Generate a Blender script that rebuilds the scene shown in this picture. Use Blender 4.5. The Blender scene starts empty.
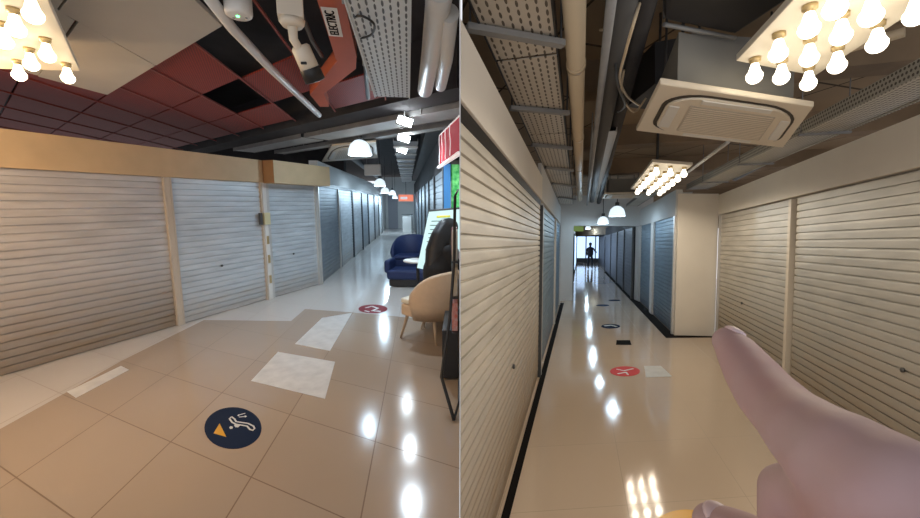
import bpy, bmesh, math, random
from mathutils import Vector, Matrix, Quaternion
random.seed(4)
S = bpy.context.scene
COL = S.collection
F = 400.0; EYE = 1.7
PI = math.pi

# ---------------------------------------------------------------- camera
# hall A is level; hall B is a second hall whose floor slopes slightly (about six degrees)
def basis(pitch, roll):
    up = Vector((math.sin(roll)*math.cos(pitch), -math.cos(roll)*math.cos(pitch), -math.sin(pitch)))
    fw = Vector((0, 0, 1)); fw = (fw - fw.dot(up)*up).normalized()
    rt = up.cross(fw)*-1
    if rt.x < 0: rt = -rt
    return rt, fw, up
BAS = {'A': basis(.141, 0.0), 'B': basis(.041, .006)}
def c2w(v):                                  # camera axes (right, down, forward) to hall A axes
    r, f_, u = BAS['A']
    return Vector((v.dot(r), v.dot(f_), v.dot(u)))
cam_d = bpy.data.cameras.new('camera'); cam = bpy.data.objects.new('camera', cam_d); COL.objects.link(cam)
cam_d.sensor_width = 36; cam_d.lens = 36*F/920; cam_d.clip_start = .02; cam_d.clip_end = 200
cx, cy, cz = c2w(Vector((1,0,0))), c2w(Vector((0,-1,0))), c2w(Vector((0,0,-1)))
Mc = Matrix((cx, cy, cz)).transposed().to_4x4(); Mc.translation = (0, 0, EYE)
cam.matrix_world = Mc
S.camera = cam
S.view_settings.view_transform = 'Standard'; S.view_settings.look = 'None'
S.view_settings.gamma = 1; S.view_settings.use_curve_mapping = False
S.view_settings.exposure = 0.22
w = bpy.data.worlds.new('world'); S.world = w; w.use_nodes = True
w.node_tree.nodes['Background'].inputs[0].default_value = (.80, .82, .86, 1)
w.node_tree.nodes['Background'].inputs[1].default_value = 1.05
# room matrices
MR = {'A': Matrix.Identity(4)}
r, f_, u = [c2w(b) for b in BAS['B']]
mb = Matrix((r, f_, u)).transposed().to_4x4()
MR['B'] = Matrix.Translation((0,0,EYE)) @ mb @ Matrix.Translation((0,0,-EYE))

def P(rm, px, py, z=0.0):                    # point of hall rm at height z
    r, f_, u = BAS[rm]; d = Vector(((px-460)/F, (py-259)/F, 1))
    c = d*((z-EYE)/d.dot(u))
    return Vector((c.dot(r), c.dot(f_), z))
def Q(rm, px, py, y):                        # point of hall rm at distance y
    r, f_, u = BAS[rm]; d = Vector(((px-460)/F, (py-259)/F, 1))
    c = d*(y/d.dot(f_))
    return Vector((c.dot(r), y, EYE+c.dot(u)))

# ---------------------------------------------------------------- lights of the place
def lamp(name, kind, room, loc, power, color, size=.1, rot=None, sizey=None, spread=None):
    d = bpy.data.lights.new(name, kind); d.energy = power; d.color = color
    if kind == 'AREA':
        d.size = size
        if sizey: d.shape = 'RECTANGLE'; d.size_y = sizey
        if spread: d.spread = spread
    else: d.shadow_soft_size = size
    o = bpy.data.objects.new(name, d); COL.objects.link(o)
    m = Matrix.Translation(loc)
    if rot: m = m @ rot
    o.matrix_world = MR[room] @ m
    o['kind'] = 'helper'
    return o
WARM = (1, .74, .45); COOL = (.72, .87, 1); NEUT = (1, .93, .84)

# ---------------------------------------------------------------- materials
def mat(name, col, rough=.6, metal=0.0, emit=None, es=0, noise=0, nscale=8, bump=0, spec=.5, col2=None, alpha=None):
    m = bpy.data.materials.new(name); m.use_nodes = True
    nt = m.node_tree; b = nt.nodes['Principled BSDF']
    b.inputs['Base Color'].default_value = (*col, 1); b.inputs['Roughness'].default_value = rough
    b.inputs['Metallic'].default_value = metal; b.inputs['Specular IOR Level'].default_value = spec
    if emit: b.inputs['Emission Color'].default_value = (*emit, 1); b.inputs['Emission Strength'].default_value = es
    if noise or bump:
        tc = nt.nodes.new('ShaderNodeTexCoord'); n = nt.nodes.new('ShaderNodeTexNoise')
        n.inputs['Scale'].default_value = nscale; n.inputs['Detail'].default_value = 5
        nt.links.new(tc.outputs['Object'], n.inputs['Vector'])
        if noise:
            mx = nt.nodes.new('ShaderNodeMix'); mx.data_type = 'RGBA'
            c2 = col2 or tuple(c*(1-noise) for c in col)
            mx.inputs[6].default_value = (*col, 1); mx.inputs[7].default_value = (*c2, 1)
            rp = nt.nodes.new('ShaderNodeMapRange'); rp.inputs[1].default_value = .35; rp.inputs[2].default_value = .7
            nt.links.new(n.outputs['Fac'], rp.inputs[0]); nt.links.new(rp.outputs[0], mx.inputs[0])
            nt.links.new(mx.outputs[2], b.inputs['Base Color'])
        if bump:
            bp = nt.nodes.new('ShaderNodeBump'); bp.inputs['Strength'].default_value = bump; bp.inputs['Distance'].default_value = .01
            nt.links.new(n.outputs['Fac'], bp.inputs['Height']); nt.links.new(bp.outputs[0], b.inputs['Normal'])
    return m
def mathn(nt, op, a, b=None, c=None):
    n = nt.nodes.new('ShaderNodeMath'); n.operation = op
    for i, v in enumerate((a, b, c)):
        if v is None: continue
        if isinstance(v, (int, float)): n.inputs[i].default_value = v
        else: nt.links.new(v, n.inputs[i])
    return n.outputs[0]
def tile_mat(name, c1, c2, O, e1, e2, grout, gw=.006, rough=.14, worn=0):
    """polished tiles on the lattice O + i*e1 + j*e2"""
    m = bpy.data.materials.new(name); m.use_nodes = True
    nt = m.node_tree; b = nt.nodes['Principled BSDF']
    tc = nt.nodes.new('ShaderNodeTexCoord'); sp = nt.nodes.new('ShaderNodeSeparateXYZ'); nt.links.new(tc.outputs['Object'], sp.inputs[0])
    det = e1[0]*e2[1]-e1[1]*e2[0]
    def lin(a, bb, c): return mathn(nt, 'ADD', mathn(nt, 'ADD', mathn(nt, 'MULTIPLY', sp.outputs[0], a), mathn(nt, 'MULTIPLY', sp.outputs[1], bb)), c)
    ui = lin(e2[1]/det, -e2[0]/det, -(e2[1]*O[0]-e2[0]*O[1])/det)
    uj = lin(-e1[1]/det, e1[0]/det, (e1[1]*O[0]-e1[0]*O[1])/det)
    def edge(u_, w_):
        fr = mathn(nt, 'FRACT', u_); return mathn(nt, 'LESS_THAN', mathn(nt, 'MINIMUM', fr, mathn(nt, 'SUBTRACT', 1, fr)), w_)
    g = mathn(nt, 'MAXIMUM', edge(ui, gw), edge(uj, gw))
    cb = nt.nodes.new('ShaderNodeCombineXYZ'); nt.links.new(mathn(nt, 'FLOOR', ui), cb.inputs[0]); nt.links.new(mathn(nt, 'FLOOR', uj), cb.inputs[1])
    wn = nt.nodes.new('ShaderNodeTexWhiteNoise'); nt.links.new(cb.outputs[0], wn.inputs['Vector'])
    no = nt.nodes.new('ShaderNodeTexNoise'); no.inputs['Scale'].default_value = 1.7; no.inputs['Detail'].default_value = 8; nt.links.new(tc.outputs['Object'], no.inputs['Vector'])
    fac = mathn(nt, 'ADD', mathn(nt, 'MULTIPLY', wn.outputs['Value'], .45), mathn(nt, 'MULTIPLY', no.outputs['Fac'], .55))
    mx = nt.nodes.new('ShaderNodeMix'); mx.data_type = 'RGBA'; mx.inputs[6].default_value = (*c1, 1); mx.inputs[7].default_value = (*c2, 1)
    nt.links.new(fac, mx.inputs[0])
    mg = nt.nodes.new('ShaderNodeMix'); mg.data_type = 'RGBA'; nt.links.new(g, mg.inputs[0]); nt.links.new(mx.outputs[2], mg.inputs[6]); mg.inputs[7].default_value = (*grout, 1)
    nt.links.new(mg.outputs[2], b.inputs['Base Color'])
    nt.links.new(mathn(nt, 'ADD', mathn(nt, 'MULTIPLY', g, .4), mathn(nt, 'ADD', mathn(nt, 'MULTIPLY', no.outputs['Fac'], .10), rough-.05)), b.inputs['Roughness'])
    return m
def shutter_mat(name, base, dirt, dirt_h=.55, rough=.5, metal=.35):
    m = bpy.data.materials.new(name); m.use_nodes = True
    nt = m.node_tree; b = nt.nodes['Principled BSDF']; b.inputs['Metallic'].default_value = metal; b.inputs['Roughness'].default_value = rough
    tc = nt.nodes.new('ShaderNodeTexCoord'); sp = nt.nodes.new('ShaderNodeSeparateXYZ'); nt.links.new(tc.outputs['Object'], sp.inputs[0])
    mp = nt.nodes.new('ShaderNodeMapping'); mp.inputs['Scale'].default_value = (1.2, 1.2, 7); nt.links.new(tc.outputs['Object'], mp.inputs[0])
    n = nt.nodes.new('ShaderNodeTexNoise'); n.inputs['Scale'].default_value = 1.6; n.inputs['Detail'].default_value = 7; nt.links.new(mp.outputs[0], n.inputs['Vector'])
    # grime splashed up from the floor: patchy, its own shape
    up = mathn(nt, 'ADD', sp.outputs[2], mathn(nt, 'MULTIPLY', mathn(nt, 'SUBTRACT', n.outputs['Fac'], .5), -1.1))
    mr = nt.nodes.new('ShaderNodeMapRange'); mr.inputs[1].default_value = dirt_h*1.5; mr.inputs[2].default_value = 0.0; nt.links.new(up, mr.inputs[0])
    mx = nt.nodes.new('ShaderNodeMix'); mx.data_type = 'RGBA'; mx.inputs[6].default_value = (*base, 1); mx.inputs[7].default_value = (*dirt, 1)
    nt.links.new(mathn(nt, 'MULTIPLY', mr.outputs[0], .85), mx.inputs[0])
    m2 = nt.nodes.new('ShaderNodeMix'); m2.data_type = 'RGBA'; m2.blend_type = 'MULTIPLY'
    cr = nt.nodes.new('ShaderNodeMapRange'); cr.inputs[1].default_value = .3; cr.inputs[2].default_value = .7; cr.inputs[3].default_value = .8; cr.inputs[4].default_value = 1.05
    nt.links.new(n.outputs['Fac'], cr.inputs[0])
    m2.inputs[0].default_value = 1; nt.links.new(mx.outputs[2], m2.inputs[6]); nt.links.new(cr.outputs[0], m2.inputs[7])
    nt.links.new(m2.outputs[2], b.inputs['Base Color'])
    return m
def perf_mat(name, col, hole, sx=.05, sy=.05, r=.28, rough=.45, slots=False):
    """pierced sheet metal: rows of holes in the sheet's own x / y"""
    m = bpy.data.materials.new(name); m.use_nodes = True
    nt = m.node_tree; b = nt.nodes['Principled BSDF']; b.inputs['Roughness'].default_value = rough; b.inputs['Metallic'].default_value = .2
    tc = nt.nodes.new('ShaderNodeTexCoord'); sp = nt.nodes.new('ShaderNodeSeparateXYZ'); nt.links.new(tc.outputs['UV'], sp.inputs[0])
    u_ = mathn(nt, 'DIVIDE', sp.outputs[0], sx); v_ = mathn(nt, 'DIVIDE', sp.outputs[1], sy)
    u_ = mathn(nt, 'ADD', u_, mathn(nt, 'MULTIPLY', mathn(nt, 'FLOORED_MODULO', mathn(nt, 'FLOOR', v_), 2), .5))
    a = mathn(nt, 'SUBTRACT', mathn(nt, 'FRACT', u_), .5); c = mathn(nt, 'SUBTRACT', mathn(nt, 'FRACT', v_), .5)
    if slots: a = mathn(nt, 'MULTIPLY', a, .75); c = mathn(nt, 'MULTIPLY', c, 1.8)
    d = mathn(nt, 'SQRT', mathn(nt, 'ADD', mathn(nt, 'MULTIPLY', a, a), mathn(nt, 'MULTIPLY', c, c)))
    mx = nt.nodes.new('ShaderNodeMix'); mx.data_type = 'RGBA'; mx.inputs[6].default_value = (*col, 1); mx.inputs[7].default_value = (*hole, 1)
    nt.links.new(mathn(nt, 'LESS_THAN', d, r), mx.inputs[0]); nt.links.new(mx.outputs[2], b.inputs['Base Color'])
    return m

M = {}
gO, g1, g2 = (-3.611, 3.398), (.7691, -.3721), (-.0727, .7466)
M['tile_beige'] = tile_mat('beige_tile', (.45,.36,.28), (.40,.315,.24), gO, g1, g2, (.20,.13,.08))
M['tile_white'] = tile_mat('white_tile', (.66,.62,.58), (.60,.56,.52), gO, g1, g2, (.36,.31,.27))
M['patch_white'] = mat('scuffed_white_tile', (.74,.73,.71), .3, noise=.2, nscale=7)
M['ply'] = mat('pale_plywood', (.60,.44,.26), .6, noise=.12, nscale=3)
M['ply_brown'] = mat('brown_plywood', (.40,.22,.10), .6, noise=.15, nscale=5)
M['shut_warm'] = shutter_mat('galvanised_shutter', (.62,.59,.57), (.27,.19,.11), .62)
M['shut_cool'] = shutter_mat('silver_shutter', (.66,.70,.73), (.50,.46,.42), .3)
M['shut_dark'] = shutter_mat('dark_shutter', (.09,.10,.13), (.08,.08,.09), .3)
M['shut_grey'] = shutter_mat('grey_shutter', (.27,.31,.35), (.30,.30,.29), .3)
M['shut_tan'] = shutter_mat('tan_shutter', (.66,.62,.55), (.33,.23,.13), .66)
M['shut_blue'] = shutter_mat('blue_grey_shutter', (.20,.28,.35), (.2,.22,.25), .3)
M['rail'] = mat('aluminium_rail', (.62,.60,.57), .4, .4)
M['rail_beige'] = mat('beige_rail', (.55,.47,.38), .5)
M['dark_rail'] = mat('dark_rail', (.06,.065,.07), .5)
M['wall_white'] = mat('painted_wall', (.66,.65,.63), .7, noise=.06, nscale=2)
M['wall_cream'] = mat('cream_wall', (.86,.80,.71), .7, noise=.05, nscale=2)
M['slab_dark'] = mat('dark_soffit', (.045,.042,.045), .9, noise=.3, nscale=3)
M['slab_brown'] = mat('brown_soffit', (.34,.24,.15), .9, noise=.35, nscale=1.5)
M['board_white'] = mat('ceiling_board', (.52,.49,.44), .75, noise=.1, nscale=1.3)
M['red_mesh'] = perf_mat('red_mesh_panel', (.27,.024,.012), (.05,.005,.003), .022, .022, .3, .6)
M['red_frame'] = mat('red_steel', (.25,.045,.03), .55)
M['orange'] = mat('orange_red_steel', (.44,.095,.04), .6, noise=.1, nscale=6)
M['perf'] = perf_mat('pierced_tray', (.60,.62,.62), (.06,.06,.06), .075, .036, .3, slots=True)
M['perf_tan'] = perf_mat('pierced_tray_warm', (.55,.50,.43), (.10,.08,.06), .07, .042, .28, slots=True)
M['perf_fine'] = perf_mat('pierced_tray_side', (.62,.60,.54), (.14,.13,.11), .036, .034, .30)
M['steel'] = mat('galvanised_steel', (.30,.30,.30), .5, .3, noise=.15, nscale=5)
M['steel_dark'] = mat('dark_steel', (.09,.09,.09), .55, .3)
M['black'] = mat('black_metal', (.012,.012,.013), .45)
M['strip'] = mat('black_border_tile', (.012,.010,.009), .8, spec=.05)
M['pipe_white'] = mat('white_pipe', (.70,.70,.68), .35)
M['pipe_beige'] = mat('beige_pipe', (.62,.50,.34), .4)
M['plastic'] = mat('white_plastic', (.72,.70,.66), .4)
M['plastic_cream'] = mat('cream_plastic', (.72,.64,.52), .45)
M['louvre'] = mat('air_grille', (.52,.46,.38), .6)
M['shadow_gap'] = mat('dark_gap', (.05,.04,.03), .8)
M['grey_board'] = mat('grey_board', (.22,.215,.20), .8, noise=.12, nscale=2)
M['black_duct'] = mat('black_duct_wrap', (.03,.028,.03), .6, noise=.3, nscale=4)
M['plate'] = mat('lamp_plate', (.80,.74,.62), .5)
M['bulb_w'] = mat('lit_bulb', (1,1,1), .4, emit=(1,.82,.55), es=6)
M['bulb_n'] = mat('lit_bulb_white', (1,1,1), .4, emit=(1,.88,.68), es=4.5)
M['brass'] = mat('brass_socket', (.55,.42,.22), .4, .5)
M['shade'] = mat('lit_shade', (.9,.95,1), .4, emit=(.75,.9,1), es=.9)
M['tube'] = mat('lit_tube', (1,1,1), .4, emit=(.85,.95,1), es=7)
M['led_green'] = mat('green_led', (.1,1,.2), .4, emit=(.1,1,.25), es=6)
M['glassdark'] = mat('black_glass', (.015,.015,.02), .12)
M['navy'] = mat('navy_vinyl', (.018,.028,.06), .85, spec=.04)
M['decal_red'] = mat('red_vinyl', (.22,.015,.025), .6, spec=.2)
M['decal_pink'] = mat('bright_red_vinyl', (.62,.05,.05), .6, spec=.2)
M['decal_white'] = mat('white_vinyl', (.75,.75,.72), .35)
M['decal_yellow'] = mat('amber_vinyl', (.75,.40,.04), .35)
M['ink'] = mat('black_ink', (.012,.012,.012), .9, spec=.03)
M['blue_uph'] = mat('navy_upholstery', (.007,.02,.085), .6, bump=.1, nscale=60)
M['seat_cream'] = mat('cream_upholstery', (.75,.70,.58), .7, bump=.1, nscale=80)
M['chair_tan'] = mat('tan_upholstery', (.64,.48,.33), .6, noise=.05, nscale=20)
M['wood'] = mat('pale_wood', (.45,.33,.22), .5)
M['cloth_black'] = mat('black_cloth', (.012,.012,.014), .85, bump=.2, nscale=30)
M['hair'] = mat('black_hair', (.010,.009,.009), .45, bump=.3, nscale=50)
M['skin'] = mat('skin', (.46,.345,.355), .68, noise=.12, nscale=22, bump=.12, col2=(.46,.29,.30))
M['nail'] = mat('nail', (.66,.52,.55), .5)
M['screen'] = mat('lit_board', (.15,.18,.18), .5, emit=(.60,.88,.88), es=.85)
M['screen_ink'] = mat('board_print', (.05,.12,.10), .5)
M['screen_yellow'] = mat('board_print_yellow', (.55,.55,.05), .5, emit=(.6,.6,.1), es=.5)
M['sign_red'] = mat('red_sign', (.30,.004,.012), .7, emit=(.6,.01,.03), es=.22, spec=.1)
M['sign_white'] = mat('white_sign_letter', (.9,.9,.9), .4, emit=(1,.85,.88), es=.4)
M['blue_paint'] = mat('blue_paint', (.05,.22,.50), .5)
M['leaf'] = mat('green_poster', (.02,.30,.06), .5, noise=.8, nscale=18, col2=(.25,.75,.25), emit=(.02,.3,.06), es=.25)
M['grey_tray'] = mat('grey_tray', (.50,.51,.50), .5, noise=.15, nscale=4)
M['flood'] = mat('flood_glass', (1,1,1), .4, emit=(.88,.96,1), es=30)
M['winlit'] = mat('lit_window', (.8,.9,1), .3, emit=(.5,.7,1), es=1.3)
M['slab_panel'] = tile_mat('brown_soffit_panel', (.42,.31,.20), (.30,.22,.14), (0,0), (.86,.25), (-.33,1.15), (.08,.06,.04), .014, .9)
M['steel_pale'] = mat('pale_duct', (.48,.47,.45), .5, .2)
M['divider'] = mat('divider_board', (.62,.62,.62), .7)

# ---------------------------------------------------------------- mesh helpers
class MB:
    def __init__(s): s.v = []; s.f = []; s.mi = []; s.uv = {}; s.sm = set()
    def add(s, vs, fs, mi=0, smooth=False, uvs=None):
        o = len(s.v); s.v += [Vector(v) for v in vs]
        for k, f in enumerate(fs):
            if smooth: s.sm.add(len(s.f))
            if uvs: s.uv[len(s.f)] = [uvs[i] for i in f]
            s.f.append([i+o for i in f]); s.mi.append(mi)
        return s
    def box(s, c, d, rz=0, mi=0, R=None):
        x, y, z = [q/2 for q in d]
        vs = [Vector((a*x, b*y, e*z)) for a in (-1,1) for b in (-1,1) for e in (-1,1)]
        R = R or Matrix.Rotation(rz, 3, 'Z')
        vs = [R @ v + Vector(c) for v in vs]
        return s.add(vs, [(0,1,3,2),(4,6,7,5),(0,4,5,1),(2,3,7,6),(0,2,6,4),(1,5,7,3)], mi)
    def prism(s, poly, z0, z1, mi=0):
        a = sum(poly[i][0]*poly[(i+1)%len(poly)][1]-poly[(i+1)%len(poly)][0]*poly[i][1] for i in range(len(poly)))
        if a < 0: poly = poly[::-1]
        n = len(poly)
        vs = [(p[0],p[1],z0) for p in poly]+[(p[0],p[1],z1) for p in poly]
        uv = [(v[0], v[1]) for v in vs]
        return s.add(vs, [tuple(range(n))[::-1], tuple(range(n,2*n))]+[(i,(i+1)%n,n+(i+1)%n,n+i) for i in range(n)], mi, uvs=uv)
    def tube(s, pts, r, n=12, mi=0, cap=True):
        pts = [Vector(p) for p in pts]; rs = r if isinstance(r, (list,tuple)) else [r]*len(pts)
        rings = []; side = None
        for i, p in enumerate(pts):
            t = (pts[min(i+1,len(pts)-1)]-pts[max(i-1,0)]).normalized()
            if side is None:
                a = Vector((0,0,1)) if abs(t.z) < .9 else Vector((1,0,0)); side = t.cross(a).normalized()
            else: side = (side - side.dot(t)*t).normalized()
            up = t.cross(side)
            rings.append([p+rs[i]*(math.cos(2*PI*k/n)*side+math.sin(2*PI*k/n)*up) for k in range(n)])
        vs = [v for rr in rings for v in rr]
        fs = [(i*n+k, i*n+(k+1)%n, (i+1)*n+(k+1)%n, (i+1)*n+k) for i in range(len(pts)-1) for k in range(n)]
        s.add(vs, fs, mi, True)
        if cap:
            o = len(s.v)-len(vs)
            s.f.append([o+k for k in range(n)][::-1]); s.mi.append(mi); s.f.append([o+(len(pts)-1)*n+k for k in range(n)]); s.mi.append(mi)
        return s
    def lathe(s, prof, n=20, c=(0,0,0), R=None, mi=0, sx=1, sy=1):
        R = R or Matrix.Identity(3); c = Vector(c)
        vs = [R @ Vector((r_*math.cos(2*PI*k/n)*sx, r_*math.sin(2*PI*k/n)*sy, z)) + c for r_, z in prof for k in range(n)]
        fs = [(i*n+k, i*n+(k+1)%n, (i+1)*n+(k+1)%n, (i+1)*n+k) for i in range(len(prof)-1) for k in range(n)]
        s.add(vs, fs, mi, True)
        return s
    def build(s, name, m, parent=None, room='A', recenter=True, bevel=0, subsurf=0):
        vs = s.v; loc = Vector((0,0,0))
        if parent is None and recenter:
            lo = [min(v[i] for v in vs) for i in range(3)]; hi = [max(v[i] for v in vs) for i in range(3)]
            loc = Vector(((lo[0]+hi[0])/2, (lo[1]+hi[1])/2, lo[2]))
            vs = [v-loc for v in vs]
        me = bpy.data.meshes.new(name); me.from_pydata([tuple(v) for v in vs], [], s.f)
        for mm in (m if isinstance(m, (list,tuple)) else [m]): me.materials.append(mm)
        uvl = me.uv_layers.new(name='uv') if s.uv else None
        for i, p in enumerate(me.polygons):
            p.material_index = s.mi[i]; p.use_smooth = i in s.sm
            if uvl and i in s.uv:
                for li, q in zip(p.loop_indices, s.uv[i]): uvl.data[li].uv = q
        me.validate(clean_customdata=False); me.update()
        bm_ = bmesh.new(); bm_.from_mesh(me); bmesh.ops.recalc_face_normals(bm_, faces=bm_.faces); bm_.to_mesh(me); bm_.free()
        o = bpy.data.objects.new(name, me); COL.objects.link(o)
        if bevel:
            bv = o.modifiers.new('bevel', 'BEVEL'); bv.width = bevel; bv.segments = 2; bv.limit_method = 'ANGLE'
        if subsurf:
            sb = o.modifiers.new('sub', 'SUBSURF'); sb.levels = subsurf; sb.render_levels = subsurf
        if parent is not None: o.parent = parent
        else: o.matrix_world = MR[room] @ Matrix.Translation(loc)
        return o
def tag(o, label=None, cat=None, group=None, kind=None):
    if label: o['label'] = label
    if cat: o['category'] = cat
    if group: o['group'] = group
    if kind: o['kind'] = kind
    return o
def thing(name, label, cat, loc=(0,0,0), rz=0, room='A', group=None, R=None):
    o = bpy.data.objects.new(name, None); COL.objects.link(o); o.empty_display_size = .1
    m = Matrix.Translation(loc) @ (R if R is not None else Matrix.Rotation(rz, 4, 'Z'))
    o.matrix_world = MR[room] @ m
    return tag(o, label, cat, group)
def struct(o, label=None): o['kind'] = 'structure'; return o
def off(p0, p1, d):            # offset the plan line to its left side by d
    t = (Vector(p1[:2])-Vector(p0[:2])).normalized(); n = Vector((-t.y, t.x))*d
    return (p0[0]+n.x, p0[1]+n.y), (p1[0]+n.x, p1[1]+n.y)
def wall(name, p0, p1, z0, z1, back, m, room='A', front=0):
    """wall face on p0-p1, thickness running to the left of the direction"""
    f0, f1 = off(p0, p1, front); b0, b1 = off(p0, p1, back)
    return struct(MB().prism([f0, f1, b1, b0], z0, z1).build(name, m, room=room))
def shutter(p0, p1, h, label, m, room='A', z0=0, pitch=.08, rail=M['rail'], rw=.045, lock=True, group=None, side=1, rails=(1,1), clamp=0):
    """roller shutter whose face stands on p0-p1; back side to the left of the direction if side=1"""
    p0 = Vector((p0[0],p0[1],z0)); p1 = Vector((p1[0],p1[1],z0)); L = (p1-p0).length
    a = math.atan2(p1.y-p0.y, p1.x-p0.x)
    t = thing('roller_shutter', label, 'shutter', p0, a, room, group)
    n = max(4, int(round((h-.08)/pitch))); ph = (h-.08)/n
    prof = []
    for k in range(n):
        b = .08+k*ph
        prof += [(.017,b), (.017,b+.010), (.0005,b+.013), (.0,b+ph*.5), (.0,b+ph*.8), (.0015,b+ph-.001)]
    prof.append((.03, h))
    x0, x1 = rw*.8, L-rw*.8
    vs = []; 
    for (yy, zz) in prof: vs += [(x0, yy*side, zz), (x1, yy*side, zz)]
    fs = [(2*i, 2*i+1, 2*i+3, 2*i+2) for i in range(len(prof)-1)]
    o = len(vs); vs += [(x0,.04*side,.08),(x1,.04*side,.08),(x0,.04*side,h),(x1,.04*side,h)]
    fs += [(o,o+1,o+3,o+2)]
    MB().add(vs, fs).build('slat_curtain', m, t)
    MB().box(((x0+x1)/2, .02*side, .045), (x1-x0, .03, .07)).build('bottom_bar', m, t)
    for i, xx in enumerate((rw/2, L-rw/2)):
        if rails[i]: MB().box((xx, -.005*side, h/2), (rw, .06, h)).build('side_rail', rail, t)
    if lock:
        lk = MB().lathe([(0,.0),(.018,.0),(.018,.012),(.010,.016),(0,.016)], 12, (L*.45, -.002*side, h*.36), Matrix.Rotation(PI/2*side, 3, 'X'))
        lk.build('lock', M['steel_dark'], t)
    return t
def curvy(pts, n=6):
    pts = [Vector(p) for p in pts]; out = []
    for i in range(len(pts)-1):
        a0 = pts[max(i-1,0)]; a1 = pts[i]; a2 = pts[i+1]; a3 = pts[min(i+2,len(pts)-1)]
        for k in range(n):
            t = k/n; out.append(.5*((2*a1)+(a2-a0)*t+(2*a0-5*a1+4*a2-a3)*t*t+(3*a1-a0-3*a2+a3)*t**3))
    return out+[pts[-1]]
def text_mesh(name, s, size, m, parent, M4, ext=.002):
    cu = bpy.data.curves.new(name, 'FONT'); cu.body = s; cu.size = size; cu.extrude = ext; cu.align_x = 'CENTER'; cu.align_y = 'CENTER'
    cu.resolution_u = 2
    o = bpy.data.objects.new(name, cu); COL.objects.link(o)
    dg = bpy.context.evaluated_depsgraph_get(); dg.update()
    me = bpy.data.meshes.new_from_object(o.evaluated_get(dg)); bpy.data.objects.remove(o); me.transform(M4)
    me.materials.clear(); me.materials.append(m)
    n = bpy.data.objects.new(name, me); COL.objects.link(n); n.parent = parent
    return n
exec_order = []
# ================================================================ HALL A : shell
def fl(px, py): v = P('A', px, py, 0); return (v.x, v.y)
EPS = .004
# floor: white tiles with the beige field in the foreground
beige = [(-9,-1),(-9,1.2), fl(0,429), fl(67,392), fl(121,361), fl(204,320), fl(291,321), fl(305,309), fl(348,312), fl(393,316), fl(440,321)]
fm = MB()
edge = beige[-1]
outer = [(-9,1.2),(-9,34),(-EPS,34),(-EPS,edge[1])]
fm.prism([beige[0]] + beige[1:] + [(-EPS,edge[1]),(-EPS,-1)], -.05, 0, 0)
white = [(-9,1.2),(-9,34),(-EPS,34),(-EPS,edge[1])] + beige[2:][::-1]
fm.prism(white, -.05, 0, 1)
struct(fm.build('floor', [M['tile_beige'], M['tile_white']], recenter=False))
# scuffed white repair tiles
for i, (q, lb) in enumerate([([(278,352),(335,362),(325,399),(251,381)], 'scuffed white square patch on the beige floor nearest the escalator sticker'),
                        ([(322,318),(352,313),(330,351),(295,344)], 'scuffed white floor patch between the near white patch and the dark red sticker'),
                        ([(67,392),(121,366),(129,370),(76,398)], 'narrow chalky white scrape along the border of the white floor tiles')]):
    p = [fl(*a) for a in q]
    c = Vector((sum(a[0] for a in p)/4, sum(a[1] for a in p)/4, 0))
    tag(MB().prism(p, .0006, .003).build('floor_patch', M['patch_white']), lb, 'floor patch')
# long shop front: shutters under a plywood fascia
W0 = Vector((-4.52,3.73)); WD = (Vector((-2.92,8.24))-W0).normalized()
def wp(s): v = W0+WD*s; return (v.x, v.y)
sE = (Vector((-2.92,8.24))-W0).length
s1 = (Vector((-3.89,5.41))-W0).length; s2 = (Vector((-3.35,6.93))-W0).length
wall('wall_left', wp(-3.5), wp(sE-.02), 0, 2.38, .24, M['wall_white'], front=.06)
SH = 2.03
shutter(wp(-2.6), wp(s1-.03), SH, 'long dirty grey roller shutter at the left edge, glowing under the warm bulbs', M['shut_warm'], rail=M['rail_beige'], rw=.02)
shutter(wp(s1+.03), wp(s2-.05), SH, 'middle grey roller shutter of the plywood topped shop front', M['shut_cool'], rail=M['rail_beige'], rw=.02)
shutter(wp(s2+.05), wp(sE-.02), SH, 'narrower silver roller shutter under the separate plywood box at the corner', M['shut_cool'], rw=.05)
tag(MB().box((*wp(s1), SH/2), (.055,.07,SH), math.atan2(WD.y,WD.x)).build('shutter_post', M['rail_beige'], bevel=.004), 'beige post between the long dirty shutter and the middle shutter', 'post')
pt = tag(thing('shutter_post', 'white post with a small yellow lock box between middle and corner shutters', 'post', (*wp(s2), 0), math.atan2(WD.y,WD.x)))
MB().box((0,0,SH/2), (.085,.085,SH)).build('post_body', M['plastic'], pt, bevel=.004)
MB().box((-.01,-.06,1.42), (.13,.05,.20)).build('lock_box', mat('yellowed_plastic', (.62,.56,.33), .5), pt, bevel=.005)
MB().box((-.125,-.05,1.42), (.05,.04,.2)).build('switch_box', M['steel_dark'], pt, bevel=.004)
for z in (1.05,.72,.36): MB().box((.0,-.05,z), (.035,.02,.14)).build('hinge', M['brass'], pt)
# fascia boards
def fascia(sa, sb, out, z0, z1, label, m, endm=None, back=.05):
    a, b = off(wp(sa), wp(sb), -out); c, d = off(wp(sa), wp(sb), back)
    o = MB().prism([a,b,d,c], z0, z1)
    if endm:
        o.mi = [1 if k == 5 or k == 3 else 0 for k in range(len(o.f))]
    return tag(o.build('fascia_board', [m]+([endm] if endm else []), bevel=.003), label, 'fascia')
fascia(-2.9, s2-.02, .05, SH, 2.40, 'long pale plywood fascia over the two left shutters', M['ply'])
fascia(s2+.0, sE+.10, .27, SH-.01, 2.40, 'shorter plywood box fascia projecting over the corner shutter', M['ply'], M['ply_brown'])
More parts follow.
